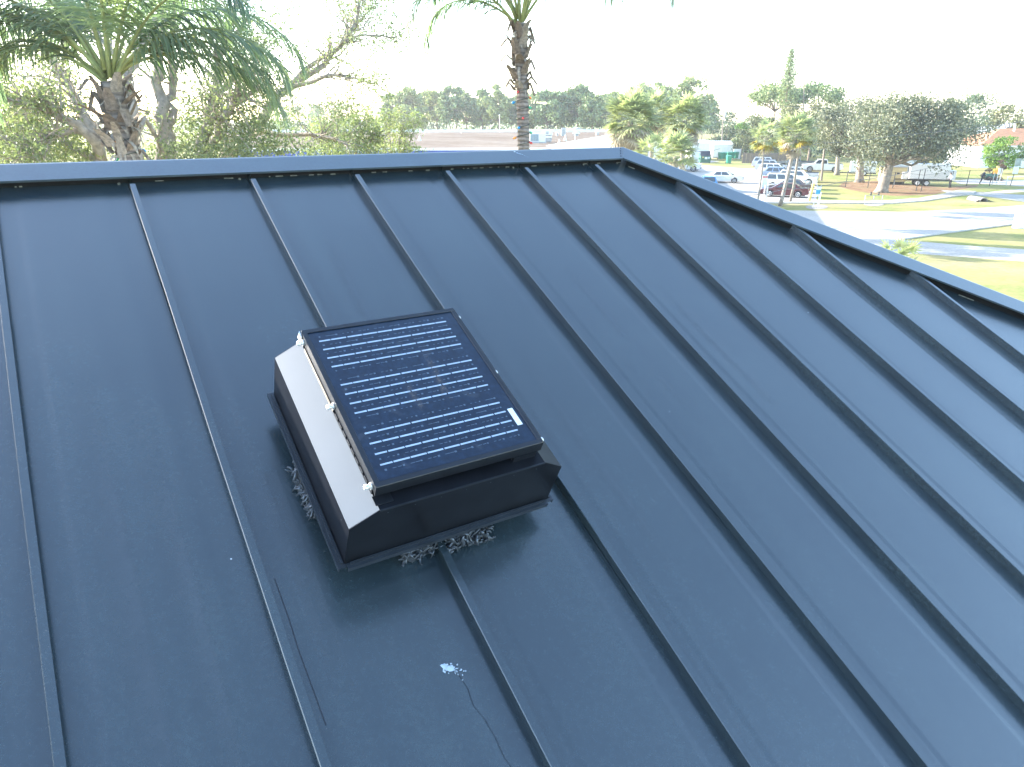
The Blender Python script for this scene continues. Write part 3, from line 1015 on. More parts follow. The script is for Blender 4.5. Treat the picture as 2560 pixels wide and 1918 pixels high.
M['bright_leaf'] = leafm("bright_green_leaf", (0.06, 0.13, 0.022), (0.10, 0.19, 0.03), (0.16, 0.24, 0.04), 0.4, 0.3, 0.5)
M['scrub_leaf'] = leafm("scrub_leaf", (0.075, 0.095, 0.045), (0.115, 0.13, 0.06), (0.16, 0.165, 0.075), 0.16, 0.2, 0.6)
M['red_leaf'] = leafm("reddish_leaf", (0.12, 0.07, 0.055), (0.17, 0.10, 0.075), (0.12, 0.12, 0.06), 1.2, 0.2, 0.6)


def rand_dirs(n, g=rng):
    v = g.normal(size=(n, 3))
    return v / np.linalg.norm(v, axis=1, keepdims=True)


def leaf_quads(P, size, aspect=0.5, up=0.3, g=rng, along=None):
    """one rhombus leaf at each point"""
    n = len(P)
    a = rand_dirs(n, g)
    if along is not None: a = a * 0.6 + along
    a[:, 2] -= 0.15
    a /= np.linalg.norm(a, axis=1, keepdims=True)
    r = rand_dirs(n, g); r[:, 2] += up
    b_ = np.cross(a, r); b_ /= (np.linalg.norm(b_, axis=1, keepdims=True) + 1e-9)
    s = (size * g.uniform(0.6, 1.25, n))[:, None]
    V = np.empty((n, 4, 3))
    V[:, 0] = P - a * s * 0.5
    V[:, 1] = P + b_ * s * aspect * 0.5
    V[:, 2] = P + a * s * 0.5
    V[:, 3] = P - b_ * s * aspect * 0.5
    F = np.arange(4 * n).reshape(n, 4)
    return V.reshape(-1, 3), F


def blob_points(n, c, r, g=rng, shell=0.45):
    d = rand_dirs(n, g)
    rad = (shell + (1 - shell) * g.random(n)) ** 0.8
    lump = 1 + 0.22 * np.sin(d[:, 0] * 5 + c[0]) * np.cos(d[:, 1] * 4 + c[1]) + 0.15 * np.sin(d[:, 2] * 7 + c[2])
    return np.asarray(c) + d * (rad * lump)[:, None] * np.asarray(r)


def cat(parts):
    Vs, Fs, k = [], [], 0
    for V, F in parts:
        Vs.append(V); Fs.append(F + k); k += len(V)
    return np.concatenate(Vs), np.concatenate(Fs)


def limb_tree(name, label, catg, base, limbs, leafmat, bark, n_sub, sub_len, leaf_n, leaf_r, leaf_s, seed, blobs=(), group=None, min_f=0.35, trunk_n=8, droop=0.0):
    """tree built on given limbs (lists of (point, radius)); twigs and leaf clusters sprout along them"""
    g = np.random.default_rng(seed)
    t = thing(name, label, catg, base, 0, group)
    off = np.array(base)
    mb = MB()
    spots, dirs = [], []
    for li in limbs:
        pts = [Vector(p) for p, r in li['p']] if isinstance(li, dict) else [Vector(p) for p, r in li]
        rad = [r for p, r in (li['p'] if isinstance(li, dict) else li)]
        leafy = li.get('leafy', 1.0) if isinstance(li, dict) else 1.0
        # smooth and roughen the line
        fine, fr = [], []
        for i in range(len(pts) - 1):
            for q in range(3):
                f = q / 3
                j = 0.3 * rad[i]
                fine.append(pts[i].lerp(pts[i + 1], f) + Vector(g.normal(0, j, 3)) * (0 if i == 0 and q == 0 else 1))
                fr.append(rad[i] + (rad[i + 1] - rad[i]) * f)
        fine.append(pts[-1]); fr.append(rad[-1])
        mb.tube(fine, fr, trunk_n)
        nf = len(fine)
        ns = int(n_sub * leafy)
        for q in range(ns):
            f = min_f + (1 - min_f) * g.random()
            i = min(nf - 2, int(f * (nf - 1)))
            p = fine[i].lerp(fine[i + 1], g.random())
            d = (fine[i + 1] - fine[i]).normalized()
            dv = (d * 0.7 + Vector(rand_dirs(1, g)[0]) * 0.9 + Vector((0, 0, 0.25 - droop))).normalized()
            L = sub_len * g.uniform(0.4, 1.0)
            q1 = p + dv * L * 0.5 + Vector(g.normal(0, L * .06, 3))
            dv2 = (dv + Vector(rand_dirs(1, g)[0]) * 0.5 + Vector((0, 0, -droop))).normalized()
            q2 = q1 + dv2 * L * 0.5
            r0 = min(fr[i] * 0.45, 0.03 + L * 0.012)
            mb.tube([p, q1, q2], [r0, r0 * 0.55, r0 * 0.2], 4, cap=False)
            for e in (q1.lerp(q2, .2), q1.lerp(q2, 0.65), q2):
                spots.append(e); dirs.append(dv2)
                # a twiglet
                dv3 = (dv2 * .5 + Vector(rand_dirs(1, g)[0])).normalized()
                e2 = e + dv3 * L * 0.28
                mb.tube([e, e2], [r0 * .22, r0 * .12], 3, cap=False)
                spots.append(e2); dirs.append(dv3)
    o = mb.build("trunk", bark, t, smooth=True, world=True)
    parts = []
    if spots and leaf_n:
        Sp = np.array([tuple(s) for s in spots]); Dr = np.array([tuple(s) for s in dirs])
        k = len(Sp)
        P = np.repeat(Sp, leaf_n, 0) + g.normal(0, leaf_r * 0.5, (k * leaf_n, 3))
        keep = g.random(k)
        msk = np.repeat(keep > 0.12, leaf_n)
        parts.append(leaf_quads(P[msk], leaf_s, 0.48, 0.3, g))
    for (c, r, n) in blobs:
        parts.append(leaf_quads(blob_points(n, c, r, g, 0.25), leaf_s, 0.48, 0.3, g))
    V, F = cat(parts)
    np_obj("crown", V - off, F, leafmat, t)
    return t


def clump_tree(name, label, catg, base, h, rx, rz, zc, leafmat, bark, clumps, per, ls, cr, seed, trunk_r, group=None, flat=0.0, lean=(0, 0), trunks=1, ry=None, sub_trunk=0.5, shell=0.35, squash=0.62, limb_n=None, tl=.6):
    """tree at a distance: trunk and limbs that reach into an uneven crown of leaf clumps"""
    g = np.random.default_rng(seed)
    t = thing(name, label, catg, base, 0, group)
    ry = ry or rx
    cen = np.array([lean[0], lean[1], zc])
    C = []
    for q in range(clumps):
        for _ in range(30):
            d = rand_dirs(1, g)[0]
            rad = g.uniform(shell, 1.0) ** 0.7
            p = cen + d * rad * np.array([rx, ry, rz])
            if flat and d[2] < -flat: continue
            break
        C.append(p)
    C = np.array(C)
    mb = MB()
    tops = []
    for k in range(trunks):
        x0, y0 = (0, 0) if trunks == 1 else (g.normal(0, trunk_r * 1.5), g.normal(0, trunk_r * 1.5))
        ht = zc - rz * sub_trunk
        ex, ey = lean[0] * tl + (g.normal(0, rx * .25) if trunks > 1 else 0), lean[1] * tl
        mb.tube([(x0, y0, -0.1), (x0 * .8 + ex * .1, y0 + ey * .1, ht * .12), (x0 + ex * .5, y0 + ey * .5, ht * .55), (x0 + ex, y0 + ey, ht)], [trunk_r * 1.45, trunk_r * 1.02, trunk_r * .85, trunk_r * .66], 9)
        tops.append(Vector((x0 + ex, y0 + ey, ht)))
    for p in C[: (limb_n if limb_n is not None else len(C))]:
        s = tops[int(g.integers(0, len(tops)))]
        e = Vector(p)
        mid = s.lerp(e, 0.5) + Vector((g.normal(0, .08 * rx), g.normal(0, .08 * rx), -0.10 * rz + g.normal(0, .08 * rz)))
        mb.tube([s - Vector((0, 0, trunk_r)), s.lerp(mid, .5) + Vector((0, 0, .02)), mid, e], [trunk_r * .5, trunk_r * .36, trunk_r * .22, trunk_r * .07], 5, cap=False)
    mb.build("trunk", bark, t, smooth=True)
    parts = []
    for p in C:
        r = cr * g.uniform(0.65, 1.3)
        n = int(per * g.uniform(0.6, 1.3))
        parts.append(leaf_quads(blob_points(n, p, (r, r, r * squash), g, 0.3), ls, 0.55, 0.5, g))
    V, F = cat(parts)
    np_obj("crown", V, F, leafmat, t)
    return t


# ---- coconut palms
def frond_mesh(g, L, droop, Mz, nl=62, ll=0.75, hang=0.9, wid=0.03):
    """a feather leaf along local +X turned by Mz, leaflets hanging under real gravity"""
    K = 16
    pts = [np.zeros(3)]
    for k in range(K):
        f = (k + 1) / K
        th = -droop * f ** 1.5
        pts.append(pts[-1] + np.array([math.cos(th), 0.03 * math.sin(k * 0.9), math.sin(th)]) * L / K)
    pts = np.array(pts) @ Mz.T
    rad = [0.036 * (1 - 0.92 * (k / K) ** 0.7) + 0.003 for k in range(K + 1)]
    sidev = Mz @ np.array([0, 1.0, 0])
    V, F = [], []
    k0 = 0
    for side in (-1, 1):
        for q in range(nl):
            f = 0.17 + 0.83 * (q + g.uniform(-.35, .35)) / nl
            f = min(f, 0.999)
            x = f * K
            i = min(K - 1, int(x))
            p = pts[i] + (pts[i + 1] - pts[i]) * (x - i)
            tan = pts[i + 1] - pts[i]; tan /= np.linalg.norm(tan)
            l = ll * (math.sin(math.pi * (0.20 + 0.66 * f)) ** 0.6) * g.uniform(0.85, 1.12)
            out = sidev * side
            upv = np.cross(tan, sidev); upv = -upv
            if np.dot(upv, Mz @ np.array([0, 0, 1.0])) < 0: upv = -upv
            d = tan * (0.45 + 0.55 * f) + out * (0.95 - 0.25 * f) + upv * 0.20 + g.normal(0, 0.09, 3)
            d /= np.linalg.norm(d)
            wv_ = np.cross(d, upv + g.normal(0, .25, 3)); wv_ /= np.linalg.norm(wv_) + 1e-9
            S = 4
            c = p.copy()
            dd = d.copy()
            hg_ = hang * g.uniform(.7, 1.3)
            for s_ in range(S + 1):
                w = wid * (0.55, 1.0, 1.0, .7, .10)[s_] * 0.5
                V.append(c + wv_ * w); V.append(c - wv_ * w)
                dd = dd + np.array([0, 0, -hg_ * (0.24 + .28 * s_ / S)])
                dd /= np.linalg.norm(dd)
                c = c + dd * l / S
            for s_ in range(S):
                a_ = k0 + 2 * s_
                F.append((a_, a_ + 1, a_ + 3, a_ + 2))
            k0 += 2 * (S + 1)
    return pts, rad, np.array(V), np.array(F)


def coco_palm(name, label, base, top, r0, r1, fronds, seed, lights, boots_h=1.4, group=None, boot_r=0.30, bulge=1.0, yellow=False):
    g = np.random.default_rng(seed)
    base, top = Vector(base), Vector(top)
    t = thing(name, label, "palm tree", base, 0, group)
    ax = top - base
    H = ax.length
    pts, rad = [], []
    for k in range(40):
        f = k / 39
        bow = math.sin(math.pi * f) * 0.10
        pts.append(base + ax * f + Vector((bow, 0, 0)))
        rad.append((r0 * (1.5 - 0.5 * min(1, f * 8)) * (1 - f) + r1 * f) * (1 + 0.035 * math.sin(k * 2.4)))
    MB().tube(pts, rad, 14).build("trunk", M['bark_coco'], t, smooth=True, world=True)
    # old leaf bases and fibre under the crown
    nb = 34
    for k in range(nb):
        f = k / nb
        a = k * 2.4 + g.uniform(-.3, .3)
        z = -boots_h + boots_h * 0.95 * f
        rr_ = r1 * (1.15 + .45 * bulge * math.sin(math.pi * min(1, f * 1.15)))
        p0 = top + Vector((math.cos(a) * rr_ * .75, math.sin(a) * rr_ * .75, z))
        out = g.uniform(0.10, 0.26) * bulge
        upz = g.uniform(0.18, 0.42)
        p1 = p0 + Vector((math.cos(a) * out * .5, math.sin(a) * out * .5, upz * .55))
        p2 = p0 + Vector((math.cos(a) * out, math.sin(a) * out, upz * (0.9 if g.random() > .35 else -0.2)))
        mb = MB()
        w0 = g.uniform(.07, .13)
        side = Vector((-math.sin(a), math.cos(a), 0))
        nrm = Vector((math.cos(a), math.sin(a), 0.2)) * 0.02
        ws = [w0, w0 * .75, w0 * .45]
        vs = []
        for (p, w) in zip((p0, p1, p2), ws):
            vs += [p + side * w, p + nrm * 1.6, p - side * w, p - nrm]
        mb.add(vs, [(i * 4 + j, i * 4 + (j + 1) % 4, (i + 1) * 4 + (j + 1) % 4, (i + 1) * 4 + j) for i in range(2) for j in range(4)] + [(8, 9, 10, 11), (3, 2, 1, 0)])
        mb.build("leaf_base", M['boot'] if g.random() > .3 else M['fibre'], t, world=True)
    mb = MB()
    for k in range(46):
        a = g.uniform(0, 6.28); z = g.uniform(-boots_h * .98, 0.1)
        p0 = top + Vector((math.cos(a) * r1 * 1.15, math.sin(a) * r1 * 1.15, z))
        L = g.uniform(.12, .42)
        o_ = g.uniform(0.02, .22)
        p1 = p0 + Vector((math.cos(a) * o_, math.sin(a) * o_, -L * .4)); p2 = p0 + Vector((math.cos(a + .2) * o_ * 1.1, math.sin(a + .2) * o_ * 1.1, -L))
        side = Vector((-math.sin(a), math.cos(a), 0)) * g.uniform(.012, .045)
        mb.quad(p0 + side, p0 - side, p1 - side * .8, p1 + side * .8)
        mb.quad(p1 + side * .8, p1 - side * .8, p2 - side * .2, p2 + side * .2)
    o = mb.build("hanging_fibre", M['fibre'], t, world=True); o["kind"] = "stuff"
    # fronds
    for (az, el, L, droop) in fronds:
        Mz = np.array(Matrix.Rotation(R(az), 3, 'Z') @ Matrix.Rotation(-R(el), 3, 'Y') @ Matrix.Rotation(g.uniform(-.3, .3), 3, 'X'))
        q, rad_, V, F = frond_mesh(g, L, droop, Mz, nl=int(20 * L), ll=0.82 + .04 * L, hang=g.uniform(.8, 1.25))
        org = top + Vector((math.cos(R(az)) * r1 * .5, math.sin(R(az)) * r1 * .5, g.uniform(-.12, .2)))
        o = np_obj("frond", V, F, M['coco'], t)
        o.location = org - base
        mb = MB()
        mb.tube([Vector(x) for x in q], rad_, 6)
        mb.build("stalk", M['rachis'], o, smooth=True)
    # string of coloured bulbs wound round the trunk
    f0, f1, turns, nbulb = lights
    ls = thing("string_lights", "string of coloured bulbs wound round the " + ("thick palm trunk at the far left" if label.startswith("thick") else "tall slim central palm trunk"), "string lights", base, 0, None)
    cp = []
    n = int(turns * 12)
    for k in range(n + 1):
        f = f0 + (f1 - f0) * k / n
        i = min(38, int(f * 39))
        c = pts[i].lerp(pts[i + 1], f * 39 - i)
        a = k / 12 * 2 * math.pi
        r = rad[i] * 1.06 + 0.008
        cp.append(c + Vector((math.cos(a) * r, math.sin(a) * r, 0)))
    MB().tube(cp, 0.007, 4, cap=False).build("cable", M['bulb_cable'], ls, world=True)
    for k in range(nbulb):
        i = int((k + .5) / nbulb * n)
        p = cp[i]
        mb = MB()
        c = pts[min(38, int((f0 + (f1 - f0) * i / n) * 39))]
        d = Vector((p.x - c.x, p.y - c.y, 0)).normalized()
        mb.lathe(p, (d + Vector((0, 0, -.35))), [(.016, 0), (.018, .02), (.034, .045), (.030, .075), (.012, .098), (.002, .104)], 8)
        mb.build("bulb", M['bulb'][k % len(M['bulb'])], ls, smooth=True, world=True)
    return t


M['bulb_cable'] = plain("green_cable", (0.02, 0.035, 0.025), 0.6)
M['bulb'] = [plain("bulb_" + n, c, 0.25, var=.1, coat=.5) for n, c in (("red", (0.5, 0.03, 0.025)), ("orange", (0.7, 0.25, 0.03)), ("green", (0.02, 0.30, 0.13)), ("blue", (0.02, 0.22, 0.45)), ("orange2", (0.65, 0.2, 0.03)))]

# left palm
YL = 12.6
topL = at_y(276, 204, YL)
baseL = Vector((topL.x + 0.30, YL + 0.1, 0))
frL = [(-3, 34, 3.1, 1.75), (4, 26, 2.9, 1.55), (-8, 42, 3.3, 1.8), (176, 56, 3.4, 2.4), (186, 44, 2.8, 2.2), (8, 50, 3.6, 1.9), (-20, 68, 3.8, 1.4), (-55, 78, 3.9, 1.2), (-95, 84, 3.9, 1.0),
       (165, 66, 4.0, 2.3), (182, 74, 4.1, 1.9), (150, 56, 4.0, 2.2), (100, 76, 4.0, 1.2), (200, 62, 3.8, 2.4), (80, 62, 3.8, 1.7), (122, 60, 3.8, 1.9), (190, 52, 3.3, 2.2), (30, 44, 3.2, 1.7), (174, 46, 3.0, 2.2), (-12, 58, 3.4, 1.6)]
coco_palm("coconut_palm", "thick coconut palm with a full drooping crown at the far left", baseL, topL, 0.17, 0.165, frL, 21, (0.66, 0.90, 9, 15), boots_h=1.25, bulge=1.5)
# central palm
YC = 18.5
topC = at_y(1300, 58, YC)
bc = at_y(1303, 372, YC)
baseC = Vector((bc.x + 0.05, YC, 0))
frC = [(-5, 58, 4.3, 2.0), (25, 68, 4.2, 1.8), (183, 58, 4.3, 2.1), (160, 68, 4.2, 1.9), (-70, 72, 4.0, 1.6), (90, 75, 4.0, 1.4), (230, 70, 4.0, 1.7), (-40, 76, 4.0, 1.4), (130, 58, 4.0, 1.8), (50, 58, 4.0, 1.8), (205, 48, 3.4, 2.1), (-100, 84, 4.0, 1.2), (110, 84, 3.8, .9), (170, 40, 3.0, 2.0)]
coco_palm("coconut_palm", "tall slim coconut palm beyond the middle of the ridge, crown cut off above", baseC, topC, 0.165, 0.14, frC, 33, (0.56, 0.86, 15, 26), boots_h=1.5, bulge=1.25)

# ---- broadleaved trees at the end of the ridge
def PX(lst, Y, dy=0.0):
    """limb from photo pixels at distance Y (drifting by dy along the limb)"""
    out = []
    n = len(lst)
    for k, (x, y, r) in enumerate(lst):
        p = at_y(x, y, Y + dy * k / max(1, n - 1))
        out.append((tuple(p), r))
    return out


def root(x, Y): return at_y(x, 400, Y)


def with_root(x, Y, limb, r):
    p = at_y(x, 400, Y)
    return [((p.x, Y, 0.0), r * 1.35), ((p.x, Y, 2.2), r)] + limb


YA = 20.0
bA = at_y(262, 400, YA)
limbsA = [
    {'p': with_root(258, YA, PX([(255, 402, .17), (222, 304, .14), (188, 237, .12), (139, 165, .09), (100, 110, .07), (70, 30, .05), (40, -60, .03)], YA, 2.5), .19), 'leafy': .9},
    {'p': PX([(255, 400, .14), (231, 336, .13), (162, 292, .10), (90, 262, .07), (20, 250, .05), (-60, 240, .03)], YA, -2.0), 'leafy': 1.3},
    {'p': PX([(240, 335, .10), (175, 325, .08), (110, 347, .06), (75, 378, .04), (40, 400, .02)], YA, -2.5), 'leafy': 1.3},
    {'p': PX([(247, 398, .12), (185, 372, .09), (150, 345, .06), (95, 318, .04), (30, 300, .02)], YA, 2.0), 'leafy': 1.3},
]
blA = [(tuple(at_y(x, y, YA + dy)), r, n) for x, y, dy, r, n in ((60, 275, 0, (1.5, 1.5, .55), 900), (30, 340, -1, (1.4, 1.5, .8), 1500), (120, 365, 1, (1.3, 1.4, .6), 1300), (180, 395, 0, (1.2, 1.2, .5), 1000), (-60, 300, 1, (1.5, 1.5, 1.0), 1200), (-20, 395, 0, (1.6, 1.4, .6), 1500), (150, 260, 2, (.8, 1, .5), 350), (215, 350, 2, (.7, 1, .5), 420))]
limb_tree("broadleaf_tree", "spreading grey-barked tree behind the left coconut palm, thin boughs reaching left", "tree", (bA.x, YA, 0), limbsA, M['leaf_yel'], M['bark_grey'], 42, 1.5, 7, .26, .115, 5, blA)
YA2 = 19.0
bA2 = at_y(341, 400, YA2)
limbsA2 = [
    {'p': with_root(342, YA2, PX([(341, 402, .17), (333, 290, .155), (322, 235, .14), (312, 200, .12), (345, 140, .10), (370, 80, .08), (420, 10, .05), (450, -50, .03)], YA2, 1), .19), 'leafy': .9},
    {'p': PX([(318, 220, .09), (300, 150, .08), (240, 90, .06), (215, 20, .04), (200, -40, .02)], YA2, 2), 'leafy': 1.0},
    {'p': PX([(336, 330, .07), (365, 300, .06), (395, 350, .05), (405, 400, .04)], YA2, 1.5), 'leafy': .3},
]
blA2 = [(tuple(at_y(x, y, YA2 + dy)), r, n) for x, y, dy, r, n in ((300, 20, 2, (1.6, 1.5, .8), 500), (140, 130, 2, (1.6, 1.2, .8), 450), (355, 290, 3, (.6, .8, .5), 220), (60, 190, 3, (1.4, 1.2, .8), 380))]
limb_tree("broadleaf_tree", "grey-barked tree right beside the left coconut palm trunk, forking behind its crown", "tree", (bA2.x, YA2, 0), limbsA2, M['leaf_grey'], M['bark_grey'], 26, 1.6, 7, .28, .11, 6, blA2)
YB = 22.0
bB = at_y(412, 400, YB)
limbsB = [
    {'p': with_root(410, YB, PX([(408, 402, .19), (411, 318, .18), (402, 246, .165), (396, 188, .15), (404, 60, .11), (390, -60, .06)], YB, .5), .21), 'leafy': .6},
    {'p': with_root(424, YB, PX([(424, 400, .16), (425, 318, .15), (424, 260, .14), (431, 200, .125), (426, 100, .09), (440, -40, .05)], YB, 1), .17), 'leafy': .7},
]
blB = [(tuple(at_y(x, y, YB + dy)), r, n) for x, y, dy, r, n in ((470, 330, 1, (.9, .9, .7), 650), (400, 300, 2, (1.2, .9, .7), 380), (480, 385, -1, (1.1, .9, .6), 900), (500, 110, 1, (1.3, 1.2, .8), 320), (380, 380, 2, (1.0, .9, .4), 500))]
limb_tree("broadleaf_tree", "tree with two straight upright stems standing close together beyond the ridge", "tree", (bB.x, YB, 0), limbsB, M['leaf_grey'], M['bark_grey'], 26, 1.5, 7, .28, .115, 8, blB, min_f=.6)
YCt = 21.0
bC2 = at_y(505, 400, YCt)
limbsC = [
    {'p': with_root(505, YCt, PX([(502, 402, .18), (512, 330, .165), (535, 262, .14), (548, 215, .12), (548, 150, .11), (565, 90, .09), (582, 35, .07), (600, -40, .04)], YCt, 1), .2), 'leafy': 1.1},
    {'p': PX([(516, 400, .12), (540, 350, .11), (552, 300, .10), (580, 262, .07), (620, 240, .05), (650, 215, .02)], YCt, -1.5), 'leafy': 1.5},
    {'p': PX([(545, 235, .07), (590, 190, .05), (625, 150, .04), (655, 140, .02)], YCt, 2), 'leafy': 1.0},
]
blC = [(tuple(at_y(x, y, YCt + dy)), r, n) for x, y, dy, r, n in ((560, 300, 0, (1.1, 1.1, .8), 1300), (500, 290, 1, (.8, 1, .7), 600), (620, 340, 0, (1.3, 1.2, .7), 1500), (560, 380, -1, (1.4, 1.2, .5), 1500), (600, 90, 1, (1.2, 1.1, .9), 420), (690, 60, 2, (1.0, 1.0, .8), 300), (650, 290, 1, (1.1, 1.0, .6), 700), (700, 370, 1, (1.3, 1, .35), 900), (480, 240, 2, (.7, .8, .5), 240))]
limb_tree("broadleaf_tree", "dense grey-green tree under the tip of the drooping coconut frond", "tree", (bC2.x, YCt, 0), limbsC, M['leaf_grey'], M['bark_grey'], 40, 1.4, 8, .26, .105, 9, blC)
YD = 24.0
bD = at_y(560, 400, YD)
limbsD = [
    {'p': with_root(556, YD, PX([(565, 402, .20), (590, 368, .19), (618, 347, .18), (650, 296, .16), (685, 249, .14), (712, 222, .125), (745, 203, .11), (809, 162, .095), (843, 124, .085), (866, 98, .075), (887, 58, .055), (901, 0, .04), (905, -60, .02)], YD, 2), .22), 'leafy': 1.0},
    {'p': PX([(712, 226, .085), (752, 214, .075), (786, 201, .065), (820, 188, .055), (860, 190, .04), (900, 200, .025), (950, 214, .008)], YD + 1, -1.5), 'leafy': .8},
    {'p': PX([(722, 214, .09), (760, 174, .08), (806, 143, .07), (845, 122, .05), (872, 87, .05), (905, 48, .035), (940, 10, .02)], YD + .8, 2.5), 'leafy': 1.1},
    {'p': PX([(866, 98, .04), (910, 88, .03), (960, 90, .02), (1000, 110, .01)], YD + 2, 1.5), 'leafy': .9},
    {'p': PX([(640, 330, .09), (690, 331, .075), (759, 336, .06), (798, 340, .055), (840, 349, .045), (870, 362, .03)], YD, -2), 'leafy': .5},
    {'p': PX([(790, 205, .02), (815, 235, .018), (835, 262, .012), (850, 285, .006)], YD, -1), 'leafy': .35},
]
blD = [(tuple(at_y(x, y, YD + dy)), r, n) for x, y, dy, r, n in ((860, 270, -.5, (.55, .5, .35), 200), (925, 30, 2, (1.3, 1.2, .6), 280), (770, 130, 1, (1.0, 1, .5), 170), (980, 60, 2, (.9, .9, .6), 130), (1000, 170, 2, (.8, .8, .3), 60), (700, 330, 0, (1.1, 1, .6), 600))]
limb_tree("broadleaf_tree", "tree with one long sparse bough slanting up to the right against the white sky", "tree", (bD.x, YD, 0), limbsD, M['leaf_grey'], M['bark_grey'], 46, 1.4, 8, .30, .095, 10, blD, min_f=.38)
# lower trees in front of the flat roof
YE = 33.0
bE = at_y(865, 400, YE)
limbsE = [
    {'p': [((bE.x, YE, 0), .16), ((bE.x + .1, YE, 3.0), .13), ((bE.x + .2, YE, 5.0), .08), (tuple(at_y(900, 300, YE)), .03)], 'leafy': .8},
    {'p': [((bE.x, YE, 3.2), .1), (tuple(at_y(820, 370, YE)), .06), (tuple(at_y(800, 330, YE)), .03)], 'leafy': .8},
    {'p': [((bE.x, YE, 3.2), .1), (tuple(at_y(920, 370, YE)), .06), (tuple(at_y(940, 330, YE)), .03)], 'leafy': .8},
]
blE = [(tuple(at_y(x, y, YE + dy)), r, n) for x, y, dy, r, n in ((860, 320, 0, (1.3, 1.2, .7), 900), (900, 295, .5, (.9, .9, .6), 480), (835, 345, 1, (1.3, 1.2, .6), 900), (925, 340, 0, (1.1, 1.1, .7), 900), (870, 370, -1, (1.7, 1.2, .5), 1300), (800, 380, 0, (1.3, 1.1, .4), 700), (950, 372, .5, (1.0, 1.0, .4), 600))]
limb_tree("broadleaf_tree", "low yellow-green leafy tree in front of the flat roof, left of the paler shrub", "tree", (bE.x, YE, 0), limbsE, M['leaf_yel'], M['bark_grey'], 34, 1.2, 8, .28, .12, 12, blE)
YF = 31.0
bF = at_y(1000, 400, YF)
limbsF = [{'p': [((bF.x, YF, 0), .09), ((bF.x, YF, 3.2), .07), (tuple(at_y(1000, 350, YF)), .04), (tuple(at_y(1012, 300, YF)), .02)], 'leafy': 1},
          {'p': [((bF.x, YF, 3.0), .06), (tuple(at_y(1025, 355, YF)), .03), (tuple(at_y(1040, 310, YF)), .012)], 'leafy': .4},
          {'p': [((bF.x, YF, 3.0), .06), (tuple(at_y(975, 355, YF)), .03), (tuple(at_y(972, 315, YF)), .012)], 'leafy': .8}]
blF = [(tuple(at_y(x, y, YF + dy)), r, n) for x, y, dy, r, n in ((1000, 330, 0, (.7, .7, .6), 520), (995, 370, 0, (.9, .9, .5), 700), (1025, 378, 0, (.8, .7, .35), 420))]
limb_tree("shrub", "wispy pale shrub with bare twigs in front of the flat roof", "shrub", (bF.x, YF, 0), limbsF, M['leaf_yel'], M['bark_grey'], 26, .9, 6, .22, .10, 14, blF)

# ---- sabal palms: fan leaves made once, shared by every crown
def fan_leaf(seed, L=1.15, blade=0.95, nseg=13, droop=0.5, spread=250, closed=1.0):
    g = np.random.default_rng(seed)
    V, F = [], []
    # stalk along +X
    st = [np.array([x, 0, -0.10 * droop * x * x]) for x in np.linspace(0, L, 5)]
    for s in st:
        V.append(s + np.array([0, .014, 0])); V.append(s - np.array([0, .014, 0]))
    for k in range(4): F.append((2 * k, 2 * k + 1, 2 * k + 3, 2 * k + 2))
    hub = st[-1]
    k0 = len(V)
    for q in range(nseg):
        a = R(-spread / 2 + spread * (q + .5) / nseg) * closed
        l = blade * (1.0 - 0.25 * abs(a) / R(125)) * g.uniform(.9, 1.08)
        d = np.array([math.cos(a), math.sin(a), 0.10 + 0.10 * (q % 2)])
        d /= np.linalg.norm(d)
        sd = np.array([-math.sin(a), math.cos(a), 0])
        c = hub.copy()
        ws = [.016, .072, .066, .038, .006]
        dd = d.copy()
        for s in range(5):
            V.append(c + sd * ws[s]); V.append(c - sd * ws[s])
            dd = dd + np.array([0, 0, -droop * (.12 + .28 * s / 4)]); dd /= np.linalg.norm(dd)
            c = c + dd * l / 4
        for s in range(4):
            b_ = k0 + 2 * s
            F.append((b_, b_ + 1, b_ + 3, b_ + 2))
        k0 += 10
    me = bpy.data.meshes.new("frond")
    me.from_pydata([tuple(v) for v in V], [], F)
    me.update()
    return me


def fan_set(mat_, seeds, **k):
    out = []
    for s in seeds:
        me = fan_leaf(s, **k); me.materials.append(mat_); out.append(me)
    return out


FAN_LIVE = fan_set(M['sabal'], (1, 2, 3), droop=.55)
FAN_DEAD = fan_set(M['sabal_dead'], (4, 5), droop=1.0, closed=.6, blade=1.05, L=1.05)
FAN_YEL = fan_set(M['sabal_yellow'], (6,), droop=.75, closed=.8)


